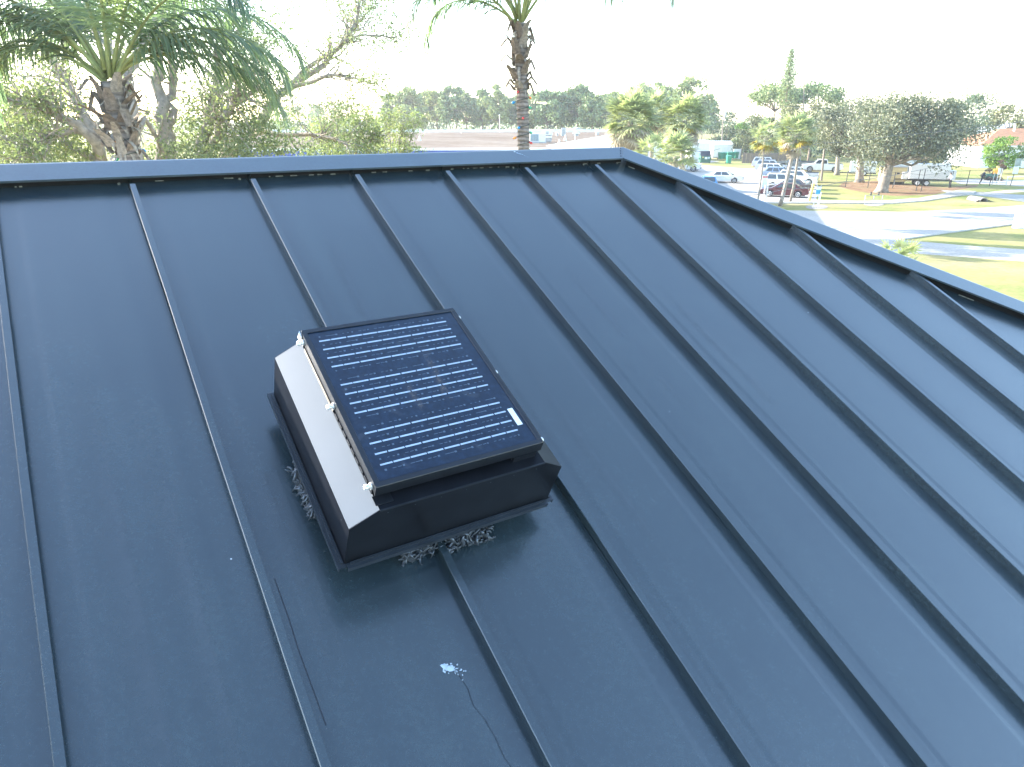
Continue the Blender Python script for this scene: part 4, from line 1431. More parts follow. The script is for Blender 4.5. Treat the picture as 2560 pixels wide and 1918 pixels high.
def sabal(label, base, top, r, n_live, n_dead, n_yel, size, seed, group="sabal palms", dead_el=(-74, -14), live_el=(-38, 88)):
    g = np.random.default_rng(seed)
    base, top = Vector(base), Vector(top)
    t = thing("sabal_palm", label, "palm tree", base, 0, group)
    pts = [base.lerp(top, f) + Vector((math.sin(f * 3) * .08, 0, 0)) for f in np.linspace(0, 1, 9)]
    MB().tube(pts, [r * (1.25 if k == 0 else 1.0 + .06 * math.sin(k * 2.1)) for k in range(9)], 10).build("trunk", M['bark_sabal'], t, smooth=True, world=True)

    def put(nm, me, az, el, s, z):
        o = bpy.data.objects.new(nm, me); COL.objects.link(o); o.parent = t
        o.location = (top - base) + Vector((math.cos(az) * r * .6, math.sin(az) * r * .6, z))
        o.rotation_euler = (Matrix.Rotation(az, 4, 'Z') @ Matrix.Rotation(-R(el), 4, 'Y') @ Matrix.Rotation(g.uniform(-.5, .5), 4, 'X')).to_euler()
        o.scale = (s, s, s)
    for k in range(n_live):
        f = (k + .5) / n_live
        s0, s1 = math.sin(R(live_el[0])), math.sin(R(live_el[1]))
        el = math.degrees(math.asin(s0 + (s1 - s0) * f)) + g.uniform(-7, 7)
        put("frond", FAN_LIVE[k % 3], k * 2.39996, el, size * g.uniform(.85, 1.12), .35 * f)
    for k in range(n_dead):
        put("dead_frond", FAN_DEAD[k % 2], k * 2.39996 + 1, g.uniform(*dead_el), size * g.uniform(.75, 1.05), .05 - .65 * g.random())
    for k in range(n_yel):
        put("yellow_frond", FAN_YEL[0], k * 2.39996 + 2.4, g.uniform(-50, -5), size * g.uniform(.8, 1.0), -.15)
    return t


def sab_px(label, px, py, Y, bx, r, nl, nd, ny, size, seed, **k):
    top = at_y(px, py, Y)
    bb = at_y(bx, 400, Y)
    return sabal(label, (bb.x, Y, 0), top, r, nl, nd, ny, size, seed, **k)


sab_px("bushy sabal palm with a grey dead skirt, nearest beyond the hip of the roof", 1575, 303, 56, 1592, .2, 84, 60, 0, 1.08, 1)
sab_px("sabal palm whose crown peeps up between and behind the two bushy sabal palms", 1632, 284, 62, 1626, .2, 56, 16, 0, .84, 2)
sab_px("bushy brown-skirted sabal palm standing by the green dumpster", 1711, 302, 60, 1703, .2, 72, 70, 2, .94, 3)
sab_px("short young sabal palm low behind the hip, under the brown-skirted palm", 1688, 392, 52, 1690, .16, 52, 12, 0, .80, 4, live_el=(-25, 88))
sab_px("small sprig of a sabal palm just above the hip, with dark narrow fronds", 1636, 396, 50, 1640, .12, 16, 3, 0, .75, 5, live_el=(5, 85))
sab_px("slender small sabal palm with a yellowing crown in front of the parked cars", 1912, 346, 68, 1906, .085, 28, 4, 14, .72, 6)
# leaning palm with a second stem
sab_px("leaning sabal palm with a ragged yellow skirt in front of the maroon sedan", 1990, 340, 70, 1965, .17, 60, 18, 18, 1.0, 7)
tp = at_y(1998, 372, 70.6); bb = on_z(1975, 506)
MBt = MB(); 
t2 = thing("sabal_palm", "thin bare second palm stem beside the leaning sabal palm", "palm tree", (bb.x, bb.y, 0), 0, "sabal palms")
MBt.tube([bb, bb.lerp(tp, .3) + Vector((.1, 0, 0)), bb.lerp(tp, .7) + Vector((.05, 0, 0)), tp], [.15, .12, .115, .10], 8).build("trunk", M['bark_sabal'], t2, smooth=True, world=True)
# tip of a palm at the hip
tp = at_y(2252, 622, 20.5)
sabal("low palm whose bright frond tips just clear the lower end of the hip", (tp.x, 20.5, 0), tp + Vector((0, 0, -.70)), .1, 12, 0, 0, .40, 9, live_el=(15, 85))

# ---- pines beyond the flat roof
ORD = ["first", "second", "third", "fourth", "fifth", "sixth", "seventh", "eighth", "ninth", "tenth", "eleventh", "twelfth", "thirteenth"]


def pine(label, px, top_y, Y, wpx, seed, leafmat=None, group=None, kind="pine_tree", catg="pine tree", clumps=13, per=95, trunk=True, flat=.15, rzf=.42, base_y=None, ls=.42, low=0.0, crk=.42):
    top = at_y(px, top_y, Y)
    h = top.z
    depth = Y * _c + CAM_H * _s
    rx = wpx / 2 / FPX * depth
    rz = rx * rzf + 1.2
    return clump_tree(kind, label, catg, (top.x, Y, 0), h, rx, rz, h - rz * .86 - low * .3, leafmat or M['pine_leaf'], M['bark_pine'], clumps, per, ls, rx * crk, seed, .2, group, flat=flat, trunks=1 if seed % 3 else 2, sub_trunk=.75)


left_list = [(725, 253, 250, 85), (775, 257, 262, 73), (800, 245, 235, 80), (862, 241, 270, 92), (985, 241, 205, 73), (1020, 231, 200, 75), (1052, 239, 215, 73), (1090, 229, 210, 75), (1128, 226, 206, 80), (1165, 235, 220, 73), (1205, 230, 205, 73), (1243, 227, 200, 75), (1278, 239, 215, 68)]
for k, (x, ty, Y, w) in enumerate(reversed(left_list)):
    if x < 900:
        pine(["hazy pale tree in the far tree line just right of the drooping frond tip", "hazy bluish tree in the far tree line beside the dense left-hand tree", "tall hazy tree in the far tree line behind the sparse bough", "rounded hazy tree in the far tree line behind the yellow-green tree"][[725, 775, 800, 862].index(x)], x, ty, Y, w, 50 + k, M['pine_leaf'], "trees of the far tree line", "broadleaf_tree", "tree", 16, 110, low=2.5, flat=.9, rzf=.9, ls=.6)
    else:
        pine(f"{ORD[k]} flat-topped pine to the left of the central palm trunk, beyond the flat roof", x, ty, Y, w, 50 + k, [M['pine_leaf'], M['pine_leaf2']][k % 2], "pines beyond the flat roof", clumps=30 + 3 * (k % 4), per=105, rzf=.85, flat=.95, ls=.95, low=-.6, crk=.40)
right_list = [(1332, 234, 205, 79), (1376, 224, 195, 88), (1408, 236, 215, 72), (1447, 221, 200, 84), (1478, 246, 190, 67), (1515, 234, 205, 84), (1545, 240, 220, 72), (1600, 218, 200, 72), (1640, 218, 210, 79), (1672, 228, 205, 72), (1730, 206, 190, 100), (1762, 258, 230, 72)]
for k, (x, ty, Y, w) in enumerate(right_list):
    pine(f"{ORD[k]} pine to the right of the central palm trunk, beyond the flat roof", x, ty, Y, w, 80 + k, [M['pine_leaf2'], M['pine_leaf']][k % 2], "pines beyond the flat roof", clumps=30 + 3 * (k % 4), per=105, rzf=.85, flat=.95, ls=.95, low=-.6, crk=.40)
# understory behind the flat roof, and a far wood closing the horizon
def mass(name, label, spots, leafmat, ls, seed):
    g = np.random.default_rng(seed)
    parts = []
    for (x, y, z, r, rz, n) in spots:
        parts.append(leaf_quads(blob_points(n, (x, y, z), (r, r, rz), g, .3), ls, .6, .4, g))
    V, F = cat(parts)
    o = np_obj(name, V, F, leafmat)
    return tag(o, label, "undergrowth", None, "stuff")


sp = []
g_ = np.random.default_rng(3)
for px in range(640, 1720, 17):
    Y = g_.uniform(212, 240)
    p = at_y(px + g_.uniform(-8, 8), 318, Y)
    sp.append((p.x, Y, g_.uniform(2.0, 6.0), g_.uniform(3, 5), g_.uniform(3, 5), 170))
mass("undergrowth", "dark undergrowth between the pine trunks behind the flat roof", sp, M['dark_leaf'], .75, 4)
sp = []
for x in range(-420, 460, 9):
    Y = g_.uniform(330, 420)
    sp.append((x + g_.uniform(-4, 4), Y, g_.uniform(4, 7), g_.uniform(6, 10), g_.uniform(4, 7.5), 110))
mass("far_woods", "far hazy band of woods along the horizon", sp, M['pine_leaf'], 1.5, 5)

# ---- trees on the right
pine("broad flat-crowned pine left of the tall norfolk pine, on a thin forked trunk", 1945, 214, 165, 130, 101, M['pine_leaf2'], None, clumps=26, per=150, rzf=.34, ls=.6)
pine("open umbrella-shaped pine right of the tall norfolk pine, branches showing through", 2050, 214, 160, 120, 103, M['pine_leaf'], None, clumps=24, per=130, rzf=.36, ls=.6)
pine("dark rounded tree standing behind the right end of the big oak", 2440, 232, 150, 130, 104, M['dark_leaf'], None, "broadleaf_tree", "tree", 22, 170, flat=.9, rzf=.7, ls=.5, low=1)
pine("green tree at the edge of the photo above the white metal roof", 2530, 258, 140, 90, 105, M['scrub_leaf'], None, "broadleaf_tree", "tree", 16, 150, flat=.9, rzf=.7, ls=.5, low=1)
pine("dark glossy tree behind the white sheds", 1808, 262, 176, 100, 106, M['dark_leaf'], None, "broadleaf_tree", "tree", 20, 170, flat=.9, rzf=.9, ls=.5, low=1.5)
pine("yellow-green tree behind the bins, between the dark tree and the pale scrub", 1872, 300, 172, 66, 111, M['bright_leaf'], None, "broadleaf_tree", "tree", 14, 150, flat=.9, rzf=.8, ls=.45, low=1)
for (x, ty, Y, w, sd, lb) in ((1898, 292, 158, 105, 107, "pale grey-green oak behind the bins and the far parked cars"), (1935, 282, 150, 90, 108, "pale oak behind the yellow-crowned small palm"), (1990, 268, 146, 90, 109, "pale oak behind the leaning sabal palm"), (2040, 258, 140, 80, 110, "pale green oak just left of the big spreading oak")):
    pine(lb, x, ty, Y, w, sd, M['scrub_leaf'], None, "oak_tree", "tree", 22, 190, flat=.9, rzf=.8, ls=.42, low=1.4)
sp = []
for px in range(1850, 2620, 14):
    Y = g_.uniform(150, 175)
    p = at_y(px, 340, Y)
    sp.append((p.x, Y, g_.uniform(1.2, 3.4), g_.uniform(2.5, 4), g_.uniform(2, 3.6), 190))
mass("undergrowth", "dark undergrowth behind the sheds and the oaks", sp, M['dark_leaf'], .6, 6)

# norfolk pine: whorls of short boughs on a straight leaning stem
Yn = 150.0
tn, bn = at_y(1980, 122, Yn), at_y(1958, 335, Yn)
tno = thing("norfolk_pine", "tall narrow norfolk pine standing far above the other trees", "tree", (bn.x, Yn, 0))
bn = Vector((bn.x, Yn, 0))
MB().tube([bn, bn.lerp(tn, .5), tn], [.28, .18, .03], 8).build("trunk", M['bark_pine'], tno, smooth=True, world=True)
g = np.random.default_rng(44)
parts, mb = [], MB()
Hn = (tn - bn).length
for k in range(40):
    f = .40 + .59 * k / 39
    c = bn.lerp(tn, f)
    rr_ = 3.5 * (1 - f) ** .75 * (.6 if f < .47 else 1) + .2
    for q in range(6):
        a = q * math.pi / 3 + k * .5 + g.uniform(-.2, .2)
        L = rr_ * g.uniform(.7, 1.15)
        e = c + Vector((math.cos(a) * L, math.sin(a) * L, L * .35))
        mb.tube([c, c.lerp(e, .5) + Vector((0, 0, -.05)), e], [.03, .02, .008], 3, cap=False)
        n = int(9 * L / 1.0) + 4
        fs = g.uniform(.25, 1.05, n)
        P = np.array([tuple(c.lerp(e, x)) for x in fs]) + g.normal(0, .11, (n, 3))
        parts.append(leaf_quads(P, .42, .45, .3, g))
mb.build("branches", M['bark_pine'], tno, world=True)
V, F = cat(parts)
np_obj("crown", V - np.array(tuple(tno.location)), F, M['pine_leaf'], tno)

# the big spreading oaks
def oak(label, bx, by, cx_px, top_y, bot_y, wpx, seed, leafmat, clumps, per, tr, ls=.30, dY=0.0):
    b_ = on_z(bx, by)
    Y = b_.y
    depth = Y * _c + CAM_H * _s
    rx = wpx / 2 / FPX * depth
    zt, zb = at_y(cx_px, top_y, Y).z, at_y(cx_px, bot_y, Y).z
    zc, rz = (zt + zb) / 2, (zt - zb) / 2
    lx = at_y(cx_px, 300, Y).x - b_.x
    return clump_tree("oak_tree", label, "tree", (b_.x, Y, 0), zt, rx * .86, rz * .84, zc, leafmat, M['bark_oak'], clumps, per, ls, rx * .26, seed, tr, None, flat=.86, lean=(lx, dY), ry=rx * .75, sub_trunk=.80, shell=.30, squash=.80, limb_n=40, tl=.22)


oak("huge spreading grey-green live oak with a thick trunk, in front of the white trailers", 2203, 481, 2285, 212, 432, 375, 201, M['oak_leaf'], 125, 230, .62)
oak("broad live oak just behind the huge oak, its twin boughs forking low", 2148, 456, 2135, 226, 412, 205, 202, M['oak_leaf'], 64, 210, .52)
oak("smaller live oak by the tail of the white pickup", 2092, 438, 2085, 240, 400, 140, 203, M['scrub_leaf'], 36, 170, .34)
pine("small bright green tree in front of the house with the orange tiled roof", 2524, 335, 112, 92, 120, M['bright_leaf'], None, "broadleaf_tree", "tree", 24, 200, flat=.9, rzf=.62, ls=.34, low=.2)

# ================================================================== BUILDINGS BEYOND
M['flat_roof'] = ground_mat("weathered_flat_roof", [(0.35, (0.14, 0.110, 0.088)), (0.5, (0.17, 0.138, 0.112)), (0.65, (0.205, 0.175, 0.145))], 0.12, 1.2, 0.95, 0.1)
M['pale_roof'] = plain("pale_green_metal_roof", (0.40, 0.43, 0.38), 0.5, var=.08, scale=.6)
M['white_wall'] = plain("white_painted_siding", (0.66, 0.66, 0.64), 0.7, var=.05, scale=1.5)
M['brown_board'] = plain("brown_board", (0.16, 0.12, 0.09), .9, var=.25, scale=3)
M['tan_wall'] = plain("tan_wall", (0.36, 0.33, 0.28), 0.85, var=.08, scale=1.5)
M['blue_fascia'] = plain("blue_fascia", (0.03, 0.07, 0.30), 0.5, var=.15, scale=1)
M['white_metal'] = plain("white_sheet_metal", (0.60, 0.61, 0.61), 0.45, metal=.1, var=.08, scale=2)
M['grey_metal'] = plain("grey_sheet_metal", (0.30, 0.32, 0.33), 0.45, metal=.4, var=.15, scale=3)
M['coil'] = plain("condenser_coil", (0.20, 0.27, 0.30), 0.5, metal=.3, var=.2, scale=12)
M['dark_glass'] = plain("dark_window_glass", (0.02, 0.025, 0.03), 0.08, var=.2, scale=1, coat=.5)
M['tile'] = plain("orange_roof_tile", (0.40, 0.195, 0.10), 0.8, var=.2, scale=2.5)
M['timber'] = plain("weathered_timber", (0.20, 0.17, 0.14), 0.9, var=.3, scale=8)
M['bin_green'] = plain("green_plastic", (0.015, 0.20, 0.12), 0.45, var=.1, scale=2)
M['dump_green'] = plain("dark_green_steel", (0.035, 0.12, 0.085), 0.5, var=.2, scale=3)
M['dump_lid'] = plain("dark_plastic_lid", (0.02, 0.024, 0.035), 0.5)
M['cream_paint'] = plain("cream_paint", (0.46, 0.38, 0.20), 0.6, var=.1)
M['yellow_paint'] = plain("yellow_paint", (0.55, 0.42, 0.12), 0.6, var=.1)
M['sign_blue'] = plain("blue_sign_paint", (0.02, 0.25, 0.40), 0.5)
M['sign_green'] = plain("grey_green_sign_back", (0.22, 0.26, 0.24), 0.5, metal=.4)
M['fence_black'] = plain("black_fence_steel", (0.02, 0.022, 0.022), 0.5)
M['rubber'] = plain("tyre_rubber", (0.02, 0.02, 0.02), 0.85)
M['chrome'] = plain("bright_wheel_metal", (0.55, 0.56, 0.57), 0.3, metal=.8, var=.1)
M['pipe'] = plain("concrete_pipe", (0.20, 0.185, 0.165), 0.9, var=.15)
M['red_lens'] = plain("red_lamp_lens", (0.45, 0.03, 0.025), 0.2, coat=.6)
M['clear_lens'] = plain("clear_lamp_lens", (0.65, 0.66, 0.66), 0.15, coat=.6)
M['wire_black'] = plain("power_cable", (0.10, 0.10, 0.10), 0.6)
M['orange_paint'] = plain("orange_paint", (0.75, 0.32, 0.03), 0.5)


def part_box(name, m, parent, lo, hi, bevel=0.0, M4=None):
    return MB().box(lo, hi, M4).build(name, m, parent, bevel=bevel)


# long flat-roofed shopping building
HB = 5.0
fl, fr = on_z(560, 374, HB), on_z(1440, 372, HB)
bl_, br_ = on_z(560, 331, HB), on_z(1545, 330, HB)
shop = thing("shop_building", "long low flat-roofed building with a blue fascia beyond the ridge", "building", (0, fl.y, 0))
mb = MB()
mb.quad((fl.x, fl.y, HB), (fr.x + 4, fr.y, HB), (br_.x, br_.y, HB), (bl_.x, bl_.y, HB))
mb.build("roof", M['flat_roof'], shop, world=True)
mb = MB()
mb.hexa([(fl.x, fl.y - .3, HB - 1.0), (fr.x + 4, fr.y - .3, HB - 1.0), (fr.x + 4, fr.y, HB - 1.0), (fl.x, fl.y, HB - 1.0), (fl.x, fl.y - .3, HB - .12), (fr.x + 4, fr.y - .3, HB - .12), (fr.x + 4, fr.y, HB - .12), (fl.x, fl.y, HB - .12)])
mb.build("blue_fascia", M['blue_fascia'], shop, world=True)
mb = MB()
mb.hexa([(fl.x, fl.y - .35, HB - .118), (fr.x + 4, fr.y - .35, HB - .118), (fr.x + 4, fr.y, HB - .118), (fl.x, fl.y, HB - .118), (fl.x, fl.y - .35, HB + .10), (fr.x + 4, fr.y - .35, HB + .10), (fr.x + 4, fr.y, HB + .10), (fl.x, fl.y, HB + .10)])
mb.build("parapet", M['white_wall'], shop, world=True)
mb = MB(); mb.quad((fl.x, fl.y - .1, 0), (fr.x + 4, fr.y - .1, 0), (fr.x + 4, fr.y - .1, HB - 1), (fl.x, fl.y - .1, HB - 1)); mb.build("wall", M['tan_wall'], shop, world=True)
mb = MB(); mb.hexa([(bl_.x, bl_.y, HB), (br_.x, br_.y, HB), (br_.x, br_.y + .4, HB), (bl_.x, bl_.y + .4, HB), (bl_.x, bl_.y, HB + .5), (br_.x, br_.y, HB + .5), (br_.x, br_.y + .4, HB + .5), (bl_.x, bl_.y + .4, HB + .5)])
mb.build("parapet", M['white_wall'], shop, world=True)
mb = MB(); mb.quad((br_.x, br_.y, 0), (br_.x, br_.y, HB), (fr.x + 4, fr.y, HB), (fr.x + 4, fr.y, 0)); mb.build("wall", M['tan_wall'], shop, world=True)
# things on its roof
def roof_thing(name, label, catg, px, py, group=None):
    p = on_z(px, py, HB)
    return thing(name, label, catg, (p.x, p.y, HB), 0, group), p.y


def scale_at(Y): return (Y * _c + (CAM_H - HB) * _s) / FPX


t, Y = roof_thing("condenser_unit", "boxy condenser unit with a bluish coil face on the flat roof by the palm trunk", "air conditioner", 1336, 358)
k = scale_at(Y)
w, h = 23 * k, 21 * k
part_box("housing", M['white_metal'], t, (-w / 2, 0, .15), (w / 2 + .8, w * .9, .15 + h), .02)
part_box("coil_face", M['coil'], t, (-w / 2 + .06, -.03, .25), (w / 2 - .06, -.002, h))
for q in range(4): part_box("grille_bar", M['grey_metal'], t, (-w / 2 + .06 + q * (w - .16) / 3, -.06, .22), (-w / 2 + .10 + q * (w - .16) / 3, -.032, h + .04))
part_box("base_rail", M['grey_metal'], t, (-w / 2 - .1, -.1, 0), (w / 2 + .9, w, .148))
t, Y = roof_thing("rooftop_unit", "white sloping-topped rooftop air unit behind the condenser unit", "air conditioner", 1369, 343)
k = scale_at(Y); w, h = 25 * k, 19 * k
mb = MB(); mb.add([(-w / 2, 0, .3), (w / 2, 0, .3), (w / 2, w * .7, .3), (-w / 2, w * .7, .3), (-w * .36, 0, h), (w / 2 * .8, 0, h * .93), (w / 2 * .8, w * .7, h * .93), (-w * .36, w * .7, h)], [(3, 2, 1, 0), (4, 5, 6, 7), (0, 1, 5, 4), (1, 2, 6, 5), (2, 3, 7, 6), (3, 0, 4, 7)])
mb.build("housing", M['white_metal'], t, bevel=.03)
part_box("curb", M['grey_metal'], t, (-w / 2 + .1, .1, 0), (w / 2 - .1, w * .6, .3)); part_box("access_panel", M['grey_metal'], t, (-w * .2, -.03, h * .35), (w * .1, -.002, h * .7))
t, Y = roof_thing("rooftop_unit", "low grey rooftop unit between the condenser and the cone vents", "air conditioner", 1369, 356)
k = scale_at(Y); w = 20 * k
part_box("housing", M['grey_metal'], t, (-w / 2, 0, .1), (w / 2, w * .8, 11 * k), .03); part_box("lid", M['white_metal'], t, (-w / 2 - .05, -.05, 11 * k), (w / 2 + .05, w * .85, 11 * k + .12)); part_box("curb", M['grey_metal'], t, (-w / 2 + .1, .1, 0), (w / 2 - .1, w * .7, .1))
t, Y = roof_thing("rooftop_unit", "upright pale rooftop unit with a hood, in the middle of the flat roof", "air conditioner", 1410, 340)
k = scale_at(Y); w, h = 14 * k, 19 * k
part_box("housing", M['grey_metal'], t, (-w / 2, 0, 0), (w / 2 * .6, w * .8, h), .03)
mb = MB(); mb.add([(w * .3, 0, h * .5), (w * .62, -.2, h * .45), (w * .62, w * .8, h * .45), (w * .3, w * .8, h * .5), (w * .3, 0, h), (w * .5, -.2, h * .93), (w * .5, w * .8, h * .93), (w * .3, w * .8, h)], [(3, 2, 1, 0), (4, 5, 6, 7), (0, 1, 5, 4), (1, 2, 6, 5), (2, 3, 7, 6), (3, 0, 4, 7)]); mb.build("intake_hood", M['white_metal'], t)
t, Y = roof_thing("exhaust_fan", "mushroom-capped exhaust fan on the flat roof, right of the upright unit", "roof fan", 1440, 340)
k = scale_at(Y)
MB().lathe((0, 0, 0), (0, 0, 1), [(6 * k, 0), (6 * k, 4.5 * k)], 14).build("curb", M['grey_metal'], t); MB().lathe((0, 0, 4.5 * k), (0, 0, 1), [(9 * k, 0), (9.5 * k, 1.5 * k), (6 * k, 5 * k), (1 * k, 6 * k)], 16).build("cap", M['white_metal'], t, smooth=True)
t, Y = roof_thing("exhaust_fan", "small capped exhaust fan left of the upright rooftop unit", "roof fan", 1393, 340)
k = scale_at(Y)
MB().lathe((0, 0, 0), (0, 0, 1), [(3 * k, 0), (3 * k, 5 * k)], 12).build("curb", M['grey_metal'], t); MB().lathe((0, 0, 5 * k), (0, 0, 1), [(4.5 * k, 0), (4.5 * k, 3 * k), (2 * k, 4.5 * k)], 12).build("cap", M['white_metal'], t, smooth=True)
t, Y = roof_thing("exhaust_fan", "round-topped exhaust fan nearest the bushy sabal palms", "roof fan", 1493, 338)
k = scale_at(Y)
MB().lathe((0, 0, 0), (0, 0, 1), [(4 * k, 0), (4 * k, 4 * k)], 12).build("curb", M['grey_metal'], t); MB().lathe((0, 0, 4 * k), (0, 0, 1), [(4.5 * k, 0), (5.2 * k, 4 * k), (3.5 * k, 8 * k), (1 * k, 9.4 * k)], 12).build("cap", M['white_metal'], t, smooth=True)
for (px, py, hh, lb) in ((1413, 352, 10, "white cone vent in front of the upright rooftop unit"), (1398, 361, 8, "white cone vent nearest the ridge on the flat roof"), (1049, 352, 9, "white pipe vent left of the central palm on the flat roof")):
    t, Y = roof_thing("roof_vent", lb, "roof vent", px, py, "vents on the flat roof")
    k = scale_at(Y); MB().lathe((0, 0, 0), (0, 0, 1), [(4.5 * k, 0), (4.5 * k, 1 * k), (1.8 * k, hh * k * .8), (1.5 * k, hh * k)], 12).build("cone", M['white_metal'], t, smooth=True)
    MB().lathe((0, 0, hh * k), (0, 0, 1), [(2.2 * k, 0), (2.0 * k, .12), (.3 * k, .2)], 10).build("cap", M['white_metal'], t)
for (px, py, hh, lb) in ((1437, 359, 29, "tall thin white vent pipe with a cap in front of the mushroom fan"), (1249, 331, 40, "tall thin grey pole at the back of the flat roof, left of the palm"), (1153, 333, 8, "short bent vent pipe at the back of the flat roof")):
    t, Y = roof_thing("vent_pipe", lb, "vent pipe", px, py, "vents on the flat roof")
    k = scale_at(Y)
    MB().lathe((0, 0, 0), (0, 0, 1), [(1.0 * k, 0), (.9 * k, hh * k)], 8).build("pipe", M['white_metal'], t)
    MB().lathe((0, 0, hh * k), (0, 0, 1), [(1.6 * k, 0), (1.4 * k, .15)], 8).build("cap", M['white_metal'], t)
# gabled roofs at the back of it
for (x0, x1, yb, yt, Y, nm, lb) in ((1312, 1392, 331, 326, 168, "tan", "low tan parapet building seen behind the flat roof"), (1417, 1475, 331, 322, 172, "grey", "low grey gabled building behind the flat roof")):
    a, b_, c = at_y(x0, yb, Y), at_y(x1, yb, Y), at_y((x0 + x1) / 2, yt, Y)
    t = thing("far_building", lb, "building", (c.x, Y, 0), 0, None)
    mb = MB(); mb.hexa([(a.x, Y, 0), (b_.x, Y, 0), (b_.x, Y + 8, 0), (a.x, Y + 8, 0), (a.x, Y, a.z), (b_.x, Y, a.z), (b_.x, Y + 8, a.z), (a.x, Y + 8, a.z)]); mb.build("wall", M['tan_wall'], t, world=True)
    mb = MB()
    if nm == "grey": mb.add([(a.x - .3, Y - .3, a.z), (b_.x + .3, Y - .3, a.z), (c.x, Y - .3, c.z + .3), (a.x - .3, Y + 8, a.z), (b_.x + .3, Y + 8, a.z), (c.x, Y + 8, c.z + .3)], [(0, 1, 2), (3, 5, 4), (0, 2, 5, 3), (1, 4, 5, 2)])
    else: mb.hexa([(a.x, Y - .2, a.z), (b_.x, Y - .2, a.z), (b_.x, Y + 8, a.z), (a.x, Y + 8, a.z), (a.x, Y - .2, a.z + .5), (b_.x, Y - .2, a.z + .5), (b_.x, Y + 8, a.z + .5), (a.x, Y + 8, a.z + .5)])
    mb.build("roof", M['grey_metal'] if nm == "grey" else M['tan_wall'], t, world=True)
# pale low-sloped roof between the flat roof and the sabals
Yp = 66
a, b_, c, d = at_y(1395, 384, 62), at_y(1590, 384, 62), at_y(1570, 339, 78), at_y(1512, 339, 78)
t = thing("pale_roofed_building", "pale building with a light greenish low hip roof beyond the roof corner", "building", (b_.x, 60, 0))
mb = MB(); mb.quad(a, b_, c, d); mb.build("roof", M['pale_roof'], t, world=True)
mb = MB(); mb.quad(d, (d.x - 6, d.y + 2, a.z), a); mb.build("hip_slope", M['pale_roof'], t, world=True)
mb = MB(); mb.hexa([(a.x + .5, a.y + .4, 0), (b_.x - .5, b_.y + .4, 0), (c.x + 1, c.y, 0), (d.x - 1, d.y, 0), (a.x + .5, a.y + .4, a.z - .05), (b_.x - .5, b_.y + .4, a.z - .05), (c.x + 1, c.y, a.z - .05), (d.x - 1, d.y, a.z - .05)]); mb.build("wall", M['white_wall'], t, world=True)


# white sheds
def shed(label, x0, x1, ybase, yeave, yridge, depth_m, open_side=False, gable_px=None):
    p0, p1 = on_z(x0, ybase), on_z(x1, ybase)
    Y = (p0.y + p1.y) / 2
    ze, zr = at_y(x0, yeave, Y).z, at_y(x0, yridge, Y + depth_m * .5).z
    t = thing("white_shed", label, "shed", ((p0.x + p1.x) / 2, Y, 0), 0)
    w = p1.x - p0.x
    part_box("wall", M['white_wall'], t, (-w / 2, 0, 0), (w / 2, depth_m, ze))
    mb = MB(); mb.add([(-w / 2 - .15, -.2, ze), (w / 2 + .15, -.2, ze), (w / 2 + .15, depth_m / 2, zr), (-w / 2 - .15, depth_m / 2, zr), (-w / 2 - .15, depth_m + .2, ze), (w / 2 + .15, depth_m + .2, ze)], [(0, 1, 2, 3), (3, 2, 5, 4), (0, 3, 4), (1, 5, 2)])
    mb.build("roof", M['white_metal'], t)
    n = int(w / .9)
    for q in range(1, n): part_box("batten", M['white_metal'], t, (-w / 2 + q * w / n - .03, -.03, .1), (-w / 2 + q * w / n + .03, -.002, ze - .1))
    part_box("door", M['white_metal'], t, (-w * .05, -.05, .05), (w * .3, -.031, min(2.1, ze * .8)))
    part_box("skirting", M['grey_metal'], t, (-w / 2 + .1, -.06, .02), (w / 2 - .1, -.052, .18))
    return t


shed("white shed behind the green dumpster, its roof sloping to the right", 1727, 1772, 401, 358, 350, 5)
shed("white shed with a pale gable just right of the green dumpster, behind the bins", 1781, 1830, 395, 361, 352, 6)
shed("low whitish building glimpsed between the bushy sabal palms", 1630, 1668, 404, 359, 357, 5)
# wall and timber gate posts by the sheds
t = thing("grey_wall_panel", "grey and white panel of wall right of the green bins", "wall", on_z(1843, 397))
part_box("panel", M['white_metal'], t, (-.9, 0, 0), (.6, .2, 1.9)); part_box("post", M['timber'], t, (.62, -.05, 0), (.85, .25, 2.0))
t = thing("tan_fence", "low brown board fence under the pale oaks behind the parked cars", "fence", on_z(1880, 408))
for q in range(14): part_box("board", M['brown_board'], t, (-1.9 + q * .75, 0, 0), (-1.2 + q * .75, .05, 1.75 + .04 * (q % 2)))
for k, (px, py) in enumerate(((1731, 403), (1748, 401))):
    t = thing("bollard", ["tan timber bollard left of the green dumpster", "tan timber bollard touching the green dumpster"][k], "bollard", on_z(px, py), 0, "bollards by the dumpster")
    MB().lathe((0, 0, 0), (0, 0, 1), [(.16, 0), (.16, 1.2), (.10, 1.28)], 10).build("post", M['tan_wall'], t)

